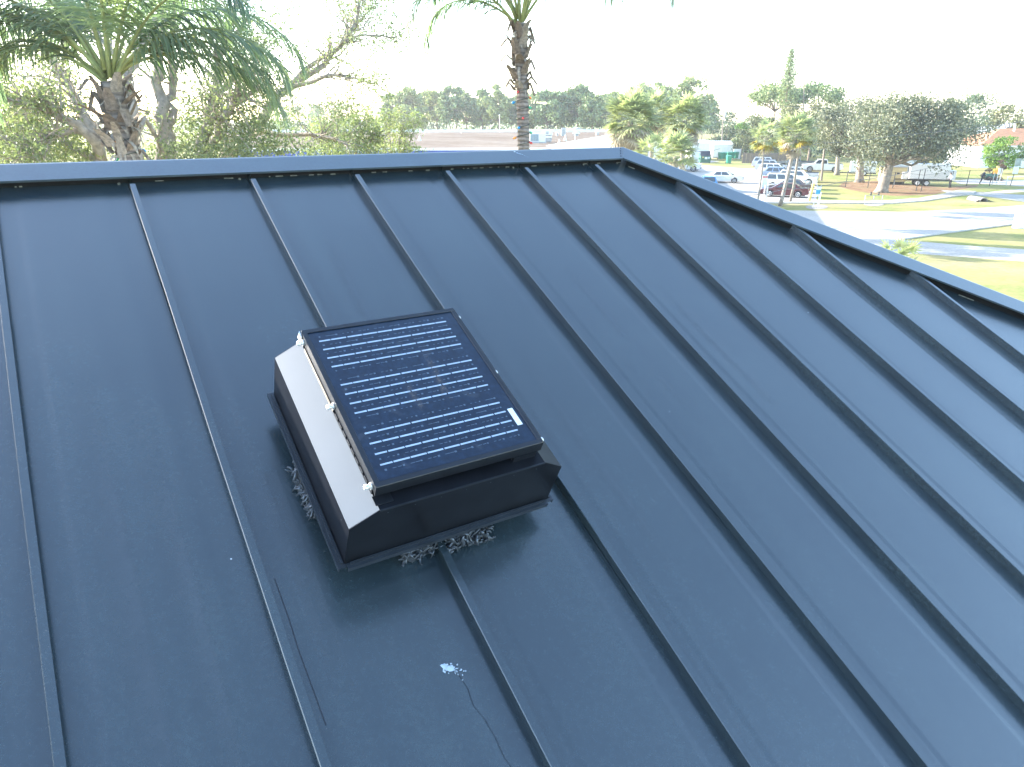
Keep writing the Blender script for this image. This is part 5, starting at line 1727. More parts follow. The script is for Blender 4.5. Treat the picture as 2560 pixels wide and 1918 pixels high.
# dumpster
p = on_z(1763, 408)
t = thing("dumpster", "dark green steel dumpster with its dark lid tipped up, pale stickers on the front", "dumpster", (p.x, p.y, 0), R(2))
mb = MB(); mb.add([(-.95, 0, .1), (.95, 0, .1), (.95, 1.2, .1), (-.95, 1.2, .1), (-1.0, -.15, 1.25), (1.0, -.15, 1.25), (1.0, 1.35, 1.6), (-1.0, 1.35, 1.6)], [(3, 2, 1, 0), (4, 5, 6, 7), (0, 1, 5, 4), (1, 2, 6, 5), (2, 3, 7, 6), (3, 0, 4, 7)])
mb.build("body", M['dump_green'], t, bevel=.03)
mb = MB(); mb.add([(-.98, -.1, 1.30), (.98, -.1, 1.30), (.93, .55, 2.15), (-.93, .55, 2.15), (-.98, -.02, 1.28), (.98, -.02, 1.28), (.93, .63, 2.12), (-.93, .63, 2.12)], [(0, 1, 2, 3), (7, 6, 5, 4), (0, 4, 5, 1), (1, 5, 6, 2), (2, 6, 7, 3), (3, 7, 4, 0)]); mb.build("lid", M['dump_lid'], t)
for (x0, x1, z0, z1, mm) in ((-.68, -.42, .95, 1.15, 'yellow_paint'), (-.20, .28, .72, 1.1, 'white_label'), (.45, .68, .80, 1.1, 'white_label')):
    part_box("sticker", M[mm], t, (x0, -.175, z0), (x1, -.155, z1))
for s in (-1, 1): part_box("lift_pocket", M['dump_green'], t, (s * 1.08 - .08, .3, .7), (s * 1.08 + .08, .9, .9))
for x in (-.8, .8): MB().lathe((x, .2, .08), (0, 1, 0), [(.09, -.03), (.09, .03)], 8).build("caster", M['rubber'], t)
# wheeled bins
def bin_at(px, py, label, rz=0, s=1.0):
    p = on_z(px, py)
    t = thing("wheeled_bin", label, "bin", (p.x, p.y, 0), rz, "green wheeled bins")
    mb = MB(); mb.add([(-.26, -.28, .08), (.26, -.28, .08), (.26, .28, .08), (-.26, .28, .08), (-.33, -.40, 1.0), (.33, -.40, 1.0), (.33, .36, 1.0), (-.33, .36, 1.0)], [(3, 2, 1, 0), (4, 5, 6, 7), (0, 1, 5, 4), (1, 2, 6, 5), (2, 3, 7, 6), (3, 0, 4, 7)])
    mb.v = [(x * s, y * s, z * s) for x, y, z in mb.v]; mb.build("body", M['bin_green'], t, bevel=.02)
    mb = MB(); mb.add([(-.35, -.44, 1.0), (.35, -.44, 1.0), (.35, .40, 1.0), (-.35, .40, 1.0), (-.33, -.36, 1.09), (.33, -.36, 1.09), (.33, .38, 1.12), (-.33, .38, 1.12)], [(3, 2, 1, 0), (4, 5, 6, 7), (0, 1, 5, 4), (1, 2, 6, 5), (2, 3, 7, 6), (3, 0, 4, 7)])
    mb.v = [(x * s, y * s, z * s) for x, y, z in mb.v]; mb.build("lid", M['bin_green'], t, bevel=.015)
    for q in (-.3, .3): MB().lathe((q * s, .3 * s, .12 * s), (1, 0, 0), [(.12 * s, -.03), (.12 * s, .03)], 10).build("wheel", M['rubber'], t)
    return t


bin_at(1801, 399, "green bin at the left end of the row behind, next to the white shed", .3, 1.25)
bin_at(1811, 398.5, "second green bin from the white shed in the row behind", -.2, 1.25)
bin_at(1821, 398, "third green bin from the white shed in the row behind", .1, 1.25)
bin_at(1831, 397.5, "fourth green bin from the white shed, beside its neighbour at the row's end", -.1, 1.25)
bin_at(1839, 397, "green bin at the right end of the row, by the wall panel", .2, 1.25)
bin_at(1821, 409.5, "single green bin standing out in front of the row of bins", 0, 1.3)

# house with the orange tiled roof
Yh = 125.0
xa, xb = at_y(2452, 364, Yh), at_y(2720, 364, Yh)
zr = at_y(2560, 322, Yh + 6).z
t = thing("tiled_house", "white house with an orange tiled hip roof at the edge of the photo", "house", (xa.x, Yh, 0))
mb = MB(); mb.hexa([(xa.x + .6, Yh + .5, 0), (xb.x, Yh + .5, 0), (xb.x, Yh + 11, 0), (xa.x + .6, Yh + 11, 0), (xa.x + .6, Yh + .5, xa.z - .1), (xb.x, Yh + .5, xa.z - .1), (xb.x, Yh + 11, xa.z - .1), (xa.x + .6, Yh + 11, xa.z - .1)]); mb.build("wall", M['white_wall'], t, world=True)
mb = MB(); mb.hexa([(xa.x, Yh, xa.z - .25), (xb.x, Yh, xa.z - .25), (xb.x, Yh + .1, xa.z - .25), (xa.x, Yh + .1, xa.z - .25), (xa.x, Yh, xa.z), (xb.x, Yh, xa.z), (xb.x, Yh + .1, xa.z), (xa.x, Yh + .1, xa.z)]); mb.build("fascia", M['white_metal'], t, world=True)
rows = 16
for q in range(rows):            # tile courses that step up the slope; joined, each course one part
    f0, f1 = q / rows, (q + 1) / rows
    inset = 6.5
    y0, y1 = Yh + 6 * f0, Yh + 6 * f1
    z0, z1 = xa.z + (zr - xa.z) * f0, xa.z + (zr - xa.z) * f1
    xl0, xl1 = xa.x + inset * f0, xa.x + inset * f1
    mb = MB(); mb.add([(xl0, y0, z0 + .09), (xb.x, y0, z0 + .09), (xb.x, y1, z1 + .03), (xl1, y1, z1 + .03), (xl0, y0, z0 - .02), (xb.x, y0, z0 - .02)], [(0, 1, 2, 3), (4, 5, 1, 0)])
    mb.build("tile_course", M['tile'], t, world=True)
mb = MB(); mb.add([(xa.x, Yh, xa.z), (xa.x + 6.5, Yh + 6, zr), (xa.x, Yh + 12, xa.z)], [(0, 1, 2)]); mb.add([(xa.x + 6.5, Yh + 6, zr), (xb.x, Yh + 6, zr), (xb.x, Yh + 12, xa.z), (xa.x, Yh + 12, xa.z)], [(0, 1, 2, 3)]); mb.build("roof", M['tile'], t, world=True)
pz = at_y(2535, 327, Yh + 5)
MB().lathe((pz.x, Yh + 5, zr - .9), (0, 0, 1), [(.16, 0), (.16, 1.3), (.22, 1.35), (.22, 1.45)], 8).build("vent_pipe", M['white_metal'], t, world=True)
for q in range(3):
    x = xa.x + 1.6 + q * 2.2
    fo = MB().box((x, Yh + .44, .9), (x + 1.2, Yh + .498, 2.1)).build("window", M['white_metal'], t, world=True)
    po = MB().box((x + .08, Yh + .42, .98), (x + 1.12, Yh + .438, 2.02)).build("pane", M['dark_glass'], t, world=True)
# white metal roof behind it
Y2 = 152.0
a, b_, c, d = at_y(2455, 336, Y2), at_y(2720, 336, Y2), at_y(2640, 306, Y2 + 6), at_y(2512, 308, Y2 + 6)
t = thing("white_roofed_house", "pale house with a white metal hip roof behind the orange tiled one", "house", (a.x, Y2, 0))
mb = MB(); mb.quad(a, b_, c, d); mb.quad(a, d, (a.x, Y2 + 12, a.z)); mb.quad(d, c, (b_.x, Y2 + 12, a.z), (a.x, Y2 + 12, a.z)); mb.build("roof", M['white_metal'], t, world=True)
mb = MB(); mb.hexa([(a.x + .6, Y2 + .5, 0), (b_.x, Y2 + .5, 0), (b_.x, Y2 + 11.5, 0), (a.x + .6, Y2 + 11.5, 0), (a.x + .6, Y2 + .5, a.z), (b_.x, Y2 + .5, a.z), (b_.x, Y2 + 11.5, a.z), (a.x + .6, Y2 + 11.5, a.z)]); mb.build("wall", M['white_wall'], t, world=True)

# ================================================================== VEHICLES
def car_paint(name, col, metal=.2):
    m, t, b = new_mat(name)
    f = noise(t, objco(t), 2.5, 3)
    lk(t, ramp(t, f, [(.3, tuple(c * .93 for c in col)), (.7, tuple(min(1, c * 1.06) for c in col))]), b.inputs["Base Color"])
    b.inputs["Roughness"].default_value = .32
    b.inputs["Metallic"].default_value = metal
    b.inputs["Coat Weight"].default_value = .8
    b.inputs["Coat Roughness"].default_value = .06
    return m


PAINT = {'white': car_paint("white_car_paint", (.62, .62, .61), 0), 'maroon': car_paint("maroon_car_paint", (.085, .012, .020), .3), 'silver': car_paint("silver_car_paint", (.42, .44, .46), .5),
         'brown': car_paint("brown_car_paint", (.10, .075, .07), .3), 'bluegrey': car_paint("blue_grey_car_paint", (.22, .29, .40), .4), 'dkgrey': car_paint("dark_grey_car_paint", (.10, .115, .125), .4), 'blue': car_paint("blue_car_paint", (.06, .22, .42), .3)}
M['car_trim'] = plain("black_car_trim", (.018, .018, .02), .5)
M['car_glass'] = plain("car_glass", (.035, .05, .06), .06, var=.2, coat=.6)

KINDS = {
    # body profile (x, z) clockwise from the front sill, cabin: foot x0..x1, roof x0..x1, belt z, roof z
    'sedan': dict(L=4.9, w=1.84, wb=2.85, r=.34, belt=.93, top=1.46, prof=[(2.42, .30), (2.46, .55), (2.36, .76), (1.35, .92), (-1.55, .98), (-2.32, 1.0), (-2.45, .80), (-2.44, .36)], foot=(1.35, -1.75), roof=(.42, -1.0)),
    'suv': dict(L=4.8, w=1.92, wb=2.8, r=.38, belt=1.08, top=1.78, prof=[(2.34, .34), (2.40, .70), (2.28, 1.0), (1.25, 1.10), (-2.25, 1.14), (-2.40, .9), (-2.38, .40)], foot=(1.25, -2.30), roof=(.45, -1.95)),
    'minivan': dict(L=5.1, w=1.98, wb=3.0, r=.35, belt=1.02, top=1.76, prof=[(2.5, .32), (2.54, .60), (2.40, .86), (1.75, 1.02), (-2.40, 1.06), (-2.54, .9), (-2.52, .38)], foot=(1.75, -2.46), roof=(.55, -2.10)),
    'hatch': dict(L=4.5, w=1.84, wb=2.7, r=.36, belt=1.02, top=1.66, prof=[(2.2, .32), (2.25, .64), (2.1, .92), (1.2, 1.02), (-2.1, 1.12), (-2.25, .86), (-2.22, .38)], foot=(1.2, -2.15), roof=(.35, -1.55)),
    'pickup': dict(L=5.9, w=2.0, wb=3.65, r=.42, belt=1.18, top=1.90, prof=[(2.86, .46), (2.92, .82), (2.84, 1.10), (1.55, 1.22), (-2.88, 1.22), (-2.95, .9), (-2.92, .52)], foot=(1.50, -.72), roof=(.75, -.58)),
}


def car(label, kind, paint, nearpx, heading, group="parked vehicles", anchor='mid', rims='chrome'):
    """nearpx: photo pixel of a point on the ground under the side that faces us"""
    K = KINDS[kind]
    p = on_z(*nearpx)
    hd = R(heading)
    fx, fy = math.cos(hd), math.sin(hd)
    nx, ny = -fy, fx
    if ny < 0: nx, ny = -nx, -ny                      # away from the camera
    w = K['w']
    c = Vector((p.x + nx * w / 2, p.y + ny * w / 2, 0))
    sh = {'mid': 0, 'front': -K['wb'] / 2, 'rear': K['wb'] / 2}[anchor]
    c += Vector((fx, fy, 0)) * sh
    name = {'sedan': "sedan_car", 'suv': "suv_car", 'minivan': "minivan", 'hatch': "hatchback_car", 'pickup': "pickup_truck"}[kind]
    catg = {'sedan': "car", 'suv': "car", 'minivan': "van", 'hatch': "car", 'pickup': "pickup truck"}[kind]
    t = thing(name, label, catg, (c.x, c.y, 0), hd, group)
    P_ = PAINT[paint]
    r, wb = K['r'], K['wb']
    # lower body: side profile with wheel arches, widest at the belt
    bot = []
    zs = K['prof'][0][1]
    for cx_ in (-wb / 2, wb / 2):
        arc = [(cx_ + (r + .07) * math.cos(a), r + (r + .07) * math.sin(a)) for a in np.linspace(math.pi * 1.06, -math.pi * .06, 9)]
        bot += arc
    prof = [(K['prof'][-1][0], K['prof'][-1][1])] + bot + K['prof'][:-1]
    n = len(prof)
    mb = MB()
    ins = lambda z: .05 * max(0, (z - .8)) + .04 * max(0, (.5 - z))
    vs = [(x, -w / 2 + ins(z), z) for x, z in prof] + [(x, w / 2 - ins(z), z) for x, z in prof]
    mb.add(vs, [tuple(range(n)), tuple(range(2 * n - 1, n - 1, -1))] + [(i, (i + 1) % n, (i + 1) % n + n, i + n) for i in range(n)])
    o = mb.build("body", P_, t)
    bm = bmesh.new(); bm.from_mesh(o.data); bmesh.ops.recalc_face_normals(bm, faces=bm.faces)
    ee = [e for e in bm.edges if len(e.link_faces) == 2 and e.calc_face_angle(0) > .3 and min(v.co.z for v in e.verts) > .55]
    bmesh.ops.bevel(bm, geom=ee, offset=.045, segments=2, profile=.6, affect='EDGES', clamp_overlap=True)
    bm.to_mesh(o.data); bm.free()
    # cabin
    bz, tz = K['belt'] - .02, K['top']
    f0, f1 = K['foot']; r0, r1 = K['roof']
    hw, tw = w / 2 - .05, w / 2 - .24
    pts = [(f1, -hw, bz), (f0, -hw, bz), (f0, hw, bz), (f1, hw, bz), (r1, -tw, tz), (r0, -tw, tz), (r0, tw, tz), (r1, tw, tz)]
    cab = MB().hexa(pts).build("cabin", P_, t, bevel=.05)
    Pv = [Vector(q) for q in pts]

    def on_face(a, b_, c_, d_, u0, u1, v0, v1, nm="window", mat_=None):
        """pane laid 8 mm proud of the bilinear face a-b-c-d"""
        def q(u, v): return (a.lerp(b_, u)).lerp(d_.lerp(c_, u), v)
        n_ = (b_ - a).cross(d_ - a).normalized()
        cen = (Pv[0] + Pv[1] + Pv[2] + Pv[3] + Pv[4] + Pv[5] + Pv[6] + Pv[7]) / 8
        if n_.dot(q(.5, .5) - cen) < 0: n_ = -n_
        vs = [q(u0, v0), q(u1, v0), q(u1 if isinstance(u1, float) else u1, v1), q(u0, v1)]
        m_ = MB(); m_.hexa([x + n_ * .001 for x in vs] + [x + n_ * .009 for x in vs])
        return m_.build(nm, mat_ or M['car_glass'], t)
    for (a, b_, c_, d_) in ((Pv[0], Pv[1], Pv[5], Pv[4]), (Pv[3], Pv[2], Pv[6], Pv[7])):
        cuts = {'pickup': [(.06, .46), (.52, .90)], 'sedan': [(.14, .47), (.51, .87)], 'suv': [(.05, .30), (.34, .62), (.66, .92)], 'minivan': [(.05, .33), (.37, .65), (.69, .94)], 'hatch': [(.08, .34), (.38, .64), (.68, .92)]}[kind]
        for (u0, u1) in cuts: on_face(a, b_, c_, d_, u0, u1, .16, .86)
    on_face(Pv[1], Pv[2], Pv[6], Pv[5], .07, .93, .12, .90, "windscreen")
    on_face(Pv[3], Pv[0], Pv[4], Pv[7], .10, .90, .20, .88, "rear_window")
    # wheels
    for x in (-wb / 2, wb / 2):
        for s in (-1, 1):
            y = s * (w / 2 - .12)
            wh = MB().lathe((x, y - s * .11, r), (0, s, 0), [(r * .62, 0), (r * .96, .01), (r, .04), (r, .18), (r * .95, .215), (r * .70, .225)], 20).build("wheel", M['rubber'], t)
            rm = MB()
            rm.lathe((x, y + s * .085, r), (0, s, 0), [(r * .70, 0), (r * .70, .035), (r * .60, .042), (r * .55, .02), (r * .2, .022), (r * .16, .05), (.01, .052)], 18)
            for q in range(7):
                a = q * 2 * math.pi / 7
                rm.tube([(x + r * .14 * math.cos(a), y + s * .120, r + r * .14 * math.sin(a)), (x + r * .64 * math.cos(a), y + s * .126, r + r * .64 * math.sin(a))], .022, 4)
            rm.build("rim", M['chrome'], wh)
    # lamps, bumpers, mirrors, handles, plate, grille
    pf = K['prof']
    zf = (pf[1][1] + pf[2][1]) / 2; zb_ = pf[-2][1] - .02
    xf = pf[1][0] + .004; xr = pf[-2][0] - .004
    for s in (-1, 1):
        MB().box((xf - .22, s * (w / 2 - .22) - .17, zf - .06), (xf + .012, s * (w / 2 - .22) + .17, zf + .07)).build("headlight", M['clear_lens'], t, bevel=.02)
        hh = .16 if kind in ('sedan', 'hatch') else .26
        MB().box((xr - .014, s * (w / 2 - .16) - .13, zb_ - hh * .6), (xr + .16, s * (w / 2 - .16) + .145, zb_ + hh * .4)).build("taillight", M['red_lens'], t, bevel=.02)
        MB().box((f0 - .50, s * (w / 2 + .06) - .09, K['belt'] + .02), (f0 - .32, s * (w / 2 + .06) + .09, K['belt'] + .16)).build("mirror", P_, t, bevel=.03)
        for x in ((f0 + f1) / 2 + .15, (f0 + f1) / 2 - .80):
            MB().box((x, s * (w / 2 - .02) - .02, K['belt'] - .14), (x + .2, s * (w / 2 - .02) + .02, K['belt'] - .10)).build("door_handle", M['chrome'], t)
    MB().box((xf - .10, -w * .28, zf - .12), (xf + .016, w * .28, zf + .05)).build("grille", M['car_trim'], t)
    MB().box((xf - .2, -w / 2 + .08, pf[0][1] - .02), (xf + .03, w / 2 - .08, pf[0][1] + .16)).build("front_bumper", M['car_trim'] if kind == 'pickup' else P_, t, bevel=.03)
    MB().box((xr - .04, -w / 2 + .08, pf[-1][1]), (xr + .2, w / 2 - .08, pf[-1][1] + .18)).build("rear_bumper", M['chrome'] if kind == 'pickup' else P_, t, bevel=.03)
    MB().box((xr - .045, -.26, pf[-1][1] + .2), (xr - .006, .26, pf[-1][1] + .32)).build("number_plate", M['white_label'], t)
    MB().box((pf[-1][0] + .3, -w / 2 + .2, .2), (pf[0][0] - .3, w / 2 - .2, .36)).build("underbody", M['car_trim'], t)
    if kind == 'pickup':
        bx0, bx1 = f1 - .08, pf[-2][0] + .08
        MB().box((bx1, -w / 2 + .14, 1.222), (bx0, w / 2 - .14, 1.226)).build("bed_floor", M['car_trim'], t)
        for s in (-1, 1): MB().box((bx1, s * (w / 2 - .09) - .05, 1.222), (bx0, s * (w / 2 - .09) + .05, 1.27)).build("bed_rail", M['car_trim'], t, bevel=.01)
        MB().box((bx1 - .02, -w / 2 + .15, 1.222), (bx1 + .06, w / 2 - .15, 1.27)).build("tailgate_top", M['car_trim'], t)
    if kind in ('suv', 'minivan'):
        for s in (-1, 1): MB().tube([(r1 + .2, s * (tw - .08), tz + .045), (r0 - .2, s * (tw - .08), tz + .045)], .02, 5).build("roof_rail", M['car_trim'], t)
    return t


LF, RT = 156, -25          # nose to the left / to the right in the photo, square to our line of sight
car("maroon sedan in the front row of the car park, nose to the palm stem", 'sedan', 'maroon', (1957.5, 493.8), LF)
car("brown sedan whose tail shows behind the maroon sedan", 'sedan', 'brown', (1972, 483), LF)
car("white minivan just behind the maroon sedan, nose to the right", 'minivan', 'white', (1962, 473), RT)
car("white suv between the white minivan and the silver pickup", 'suv', 'white', (1990, 463.5), RT)
car("silver pickup with a black bed rail, tail towards the timber pole", 'pickup', 'silver', (1984, 455.5), LF)
car("blue-grey hatchback behind the silver pickup", 'hatch', 'bluegrey', (1946, 450), RT)
car("large white suv with big dark wheels behind the small palm", 'suv', 'white', (1935, 441.5), RT)
car("silver suv second from the far end of the parked row", 'suv', 'silver', (1925, 430), RT)
car("dark-windowed grey suv at the far end of the parked row", 'suv', 'silver', (1915, 421), RT)
car("dark grey pickup parked beyond the row, behind the leaning palm", 'pickup', 'dkgrey', (1988, 423.5), LF + 6)
car("white pickup on the grass under the oaks, nose to the left", 'pickup', 'white', (2055, 431), LF + 8)
car("white sedan driving across the car park", 'sedan', 'white', (1806, 458), -22, "moving vehicles")
car("small blue car just showing above the hip in front of the white sedan", 'hatch', 'blue', (1788, 476), 80, "moving vehicles")
car("white pickup half hidden behind the young palm, at the edge of the car park", 'pickup', 'white', (1703, 429), -18)

# trailers under the oaks
def trailer(label, px, hd, w, L, h, z0, m_, wheels, cat_="trailer", name="box_trailer"):
    p = on_z(*px)
    t = thing(name, label, cat_, (p.x, p.y, 0), R(hd), "trailers under the oaks")
    MB().box((-L / 2, 0, z0), (L / 2, w, z0 + h)).build("box", M[m_], t, bevel=.05)
    MB().box((-L / 2 - .1, .1, z0 - .16), (L / 2 + .1, w - .1, z0 - .004)).build("chassis", M['car_trim'], t)
    MB().tube([(-L / 2, w / 2, z0 - .1), (-L / 2 - 1.4, w / 2, z0 - .15)], .06, 6).build("tow_bar", M['car_trim'], t)
    MB().box((-L / 2 - 1.45, w / 2 - .06, .0), (-L / 2 - 1.35, w / 2 + .06, z0 - .2)).build("jockey_leg", M['grey_metal'], t)
    for x in wheels:
        for s in (0, 1):
            wh = MB().lathe((x, -.1 + s * (w + .0), .36), (0, 1, 0), [(.22, 0), (.36, .02), (.36, .2), (.22, .22)], 18).build("wheel", M['rubber'], t)
            MB().lathe((x, -.11 + s * (w + .23), .36), (0, -1 if s == 0 else 1, 0), [(.24, 0), (.24, .02), (.08, .05), (.02, .05)], 14).build("rim", M['white_metal'], wh)
    if wheels:
        MB().box((min(wheels) - .5, -.16, .74), (max(wheels) + .5, -.01, .80)).build("mudguard", M['car_trim'], t)
    return t


tr = trailer("white box trailer on two axles beside the huge oak's trunk", (2318, 466), LF - 180 + 4, 2.0, 4.4, 1.75, .85, 'white_wall', (-1.15, -.15))
MB().box((-2.9, .5, .75), (-2.25, 1.5, 1.6)).build("tool_box", M['white_metal'], tr, bevel=.03)
MB().box((2.25, .2, .8), (2.9, 1.8, 1.9)).build("rear_step", M['white_metal'], tr, bevel=.03)
trailer("white box trailer half hidden behind the twin-boughed oak", (2155, 440), LF - 180 + 2, 2.1, 3.4, 1.5, .45, 'white_wall', (.2,))
# yellow crate and grey truck
p = on_z(2233, 462)
t = thing("yellow_container", "cream-yellow equipment container behind the huge oak's trunk", "container", (p.x, p.y, 0), R(-20))
MB().box((-1.7, 0, .35), (1.3, 1.8, 2.1)).build("body", M['cream_paint'], t, bevel=.05)
MB().box((-1.75, -.03, 2.1), (1.35, 1.83, 2.18)).build("lid", M['tan_wall'], t)
MB().box((-1.6, .1, 0), (1.2, 1.7, .348)).build("skid", M['car_trim'], t)
MB().box((.2, -.035, 1.3), (.5, -.004, 1.5)).build("vent_plate", M['car_trim'], t)
p = on_z(2268, 452)
t = thing("box_truck", "pale grey box truck behind the white trailer, its dark cab side showing", "truck", (p.x, p.y, 0), R(-20))
MB().box((-2.2, 0, .9), (.9, 2.2, 3.7)).build("box", M['white_metal'], t, bevel=.04)
MB().box((.92, .1, .9), (2.2, 2.1, 3.0)).build("cab", M['dkgrey'] if 'dkgrey' in M else PAINT['dkgrey'], t, bevel=.12)
MB().box((1.1, .07, 1.9), (1.9, .098, 2.7)).build("window", M['car_glass'], t)
for x in (-1.4, 1.5):
    for y in (.0, 1.95):
        wh = MB().lathe((x, y, .45), (0, 1, 0), [(.28, 0), (.45, .03), (.45, .22), (.28, .25)], 16).build("wheel", M['rubber'], t)
MB().box((-2.2, .2, .6), (2.1, 2.0, .898)).build("chassis", M['car_trim'], t)

# chain link fence by the oaks
fpx = [(2113, 468), (2169, 470), (2231, 471), (2290, 478), (2302, 480), (2375, 468), (2416, 465), (2473, 466)]
posts = [on_z(*q) for q in fpx]
t = thing("chain_link_fence", "black chain link fence running past the oaks to the person", "fence", posts[0])
hgt = [1.9, 1.9, 1.9, 2.4, 2.5, 1.9, 1.9, 1.8]
for p, h in zip(posts, hgt):
    MB().tube([p, p + Vector((.05, 0, h))], .045, 7).build("post", M['fence_black'], t, world=True)
for zz in (1.85, .95):
    for a, b_ in zip(posts[:-1], posts[1:]):
        MB().tube([a + Vector((0, 0, zz)), b_ + Vector((0, 0, zz))], .018, 5).build("rail", M['fence_black'], t, world=True)
mb = MB()
for a, b_ in zip(posts[:-1], posts[1:]):
    L = (b_ - a).length
    n = max(1, int(L / .30))
    for q in range(n + 8):
        for sgn in (1, -1):
            x0 = q * .30 if sgn > 0 else q * .30
            x1 = x0 - sgn * 1.8
            zA, zB = 0.05, 1.85
            if x1 < 0 or x1 > L or x0 > L: continue
            mb.tube([a.lerp(b_, x0 / L) + Vector((0, 0, zA)), a.lerp(b_, x1 / L) + Vector((0, 0, zB))], .004, 3, cap=False)
o = mb.build("wire_mesh", M['fence_black'], t, world=True); o["kind"] = "stuff"
# posts by the sign
for k, (px, py, h, lb) in enumerate(((2479, 463, 1.5, "slim grey post beside the parcel of hedge, left of its pair"), (2489, 461, 1.9, "slim grey post with a pale board, right of its pair"), (2497, 460, 1.9, "slim grey post just left of the low white rail"))):
    p = on_z(px, py)
    t = thing("post", lb, "post", (p.x, p.y, 0), 0, "slim posts by the low rail")
    MB().tube([(0, 0, 0), (.08, 0, h)], .05, 6).build("pole", M['grey_metal'], t)
    if k == 1: part_box("board", M['white_metal'], t, (-.1, -.1, h - .7), (.22, -.06, h + .1))
# low white rail
t = thing("low_rail", "low white tubular rail beside the far path", "railing", on_z(2515, 463))
p0, p1 = on_z(2515, 463), on_z(2640, 458)
for f in (0, .35, .7, 1.0):
    a = p0.lerp(p1, f); MB().tube([a, a + Vector((0, 0, 1.0))], .06, 6).build("post", M['white_metal'], t, world=True)
MB().tube([p0 + Vector((0, 0, 1.0)), p1 + Vector((0, 0, 1.0))], .06, 6).build("rail", M['white_metal'], t, world=True)
MB().tube([p0 + Vector((0, 0, .45)), p1 + Vector((0, 0, .45))], .04, 6).build("rail", M['white_metal'], t, world=True)
# street sign seen from behind
p = on_z(2526, 464)
t = thing("street_sign", "grey-green backed sign with a pale plate below it on a dark post", "sign", (p.x, p.y, 0))
MB().tube([(0, 0, 0), (.25, 0, 3.2)], .045, 6).build("pole", M['fence_black'], t)
part_box("sign_plate", M['sign_green'], t, (-.15, -.08, 2.35), (.6, -.05, 3.25)); part_box("lower_plate", M['white_label'], t, (-.15, -.08, 1.45), (.5, -.05, 2.28))
# blue parking sign on two posts, short post, yellow bollard
p = on_z(2037, 519)
t = thing("parking_sign", "small blue and white sign on two pale posts by the gravel pad", "sign", (p.x, p.y, 0))
for x in (-.18, .18): MB().tube([(x, 0, 0), (x + .12, 0, 2.05)], .035, 6).build("pole", M['white_metal'], t)
part_box("sign_plate", M['sign_blue'], t, (-.12, -.07, 1.25), (.30, -.05, 1.62)); part_box("upper_plate", M['white_label'], t, (-.10, -.07, 1.64), (.32, -.05, 1.95)); part_box("lower_plate", M['white_label'], t, (-.12, -.07, 1.08), (.30, -.05, 1.23))
p = on_z(2045, 518)
t = thing("post", "short pale post beside the small blue sign", "post", (p.x, p.y, 0)); MB().tube([(0, 0, 0), (.1, 0, 1.35)], .04, 6).build("pole", M['white_metal'], t)
p = on_z(2022, 505)
t = thing("bollard", "leaning yellow bollard at the tail of the maroon sedan", "bollard", (p.x, p.y, 0)); MB().tube([(0, 0, 0), (.22, 0, 1.75), (.225, 0, 1.8)], [.14, .14, .05], 10).build("post", M['yellow_paint'], t)
for k, px in enumerate((1908, 1914)):
    p = on_z(px, 506)
    t = thing("post", ["white post at the foot of the slender yellow-crowned palm, left of two", "white post at the foot of the slender yellow-crowned palm, right of two"][k], "post", (p.x, p.y, 0)); MB().tube([(0, 0, 0), (.02, 0, 1.7)], .07, 8).build("pole", M['white_metal'], t)
p = on_z(1907, 488)
t = thing("street_sign", "white and red upright sign beside the slender small palm", "sign", (p.x, p.y, 0)); MB().tube([(0, 0, 0), (.02, 0, 1.2)], .05, 6).build("pole", M['white_metal'], t)
part_box("sign_plate", M['white_label'], t, (-.28, -.06, .55), (.3, -.03, 2.1)); part_box("red_band", M['red_lens'], t, (-.26, -.085, .45), (.28, -.062, .75)); part_box("red_band", M['red_lens'], t, (-.26, -.085, 1.85), (.28, -.062, 2.0))
# leaning timber pole
p = on_z(2053, 452); q = at_y(2061, 372, p.y)
t = thing("timber_pole", "dark leaning timber pole beside the tail of the silver pickup", "pole", (p.x, p.y, 0)); MB().tube([p, q], [.16, .13], 9).build("post", M['timber'], t, world=True)
# utility poles far off
for (px, yt, yb, Y, lb) in ((2010, 196, 330, 158, "thin utility pole between the norfolk pine and the umbrella pine"), (1458, 197, 330, 215, "thin mast standing above the pines left of the bushy palms"), (1808, 258, 335, 160, "utility pole with a grey transformer by the dark tree")):
    a, b_ = at_y(px + 2, yt, Y), at_y(px, yb, Y)
    t = thing("utility_pole", lb, "pole", (b_.x, Y, 0), 0, "poles above the trees")
    MB().tube([(b_.x, Y, 0), a], [.16, .10], 6).build("post", M['timber'], t, world=True)
    if px == 1808:
        c = at_y(px + 1, 285, Y); MB().lathe(c + Vector((.35, -.1, -.6)), (0, 0, 1), [(.28, 0), (.3, .1), (.3, .9), (.1, 1.0)], 10).build("transformer", M['grey_metal'], t, world=True)
# power lines
def wire(label, pts, r=.022):
    P_ = [at_y(*q) for q in pts]
    t = thing("power_line", label, "power line", P_[0], 0, "power lines")
    fine = []
    for a, b_ in zip(P_[:-1], P_[1:]):
        for f in np.linspace(0, 1, 7)[:-1]: fine.append(a.lerp(b_, f) - Vector((0, 0, .15 * math.sin(math.pi * f))))
    fine.append(P_[-1])
    MB().tube(fine, r, 5).build("cable", M['wire_black'], t, world=True)


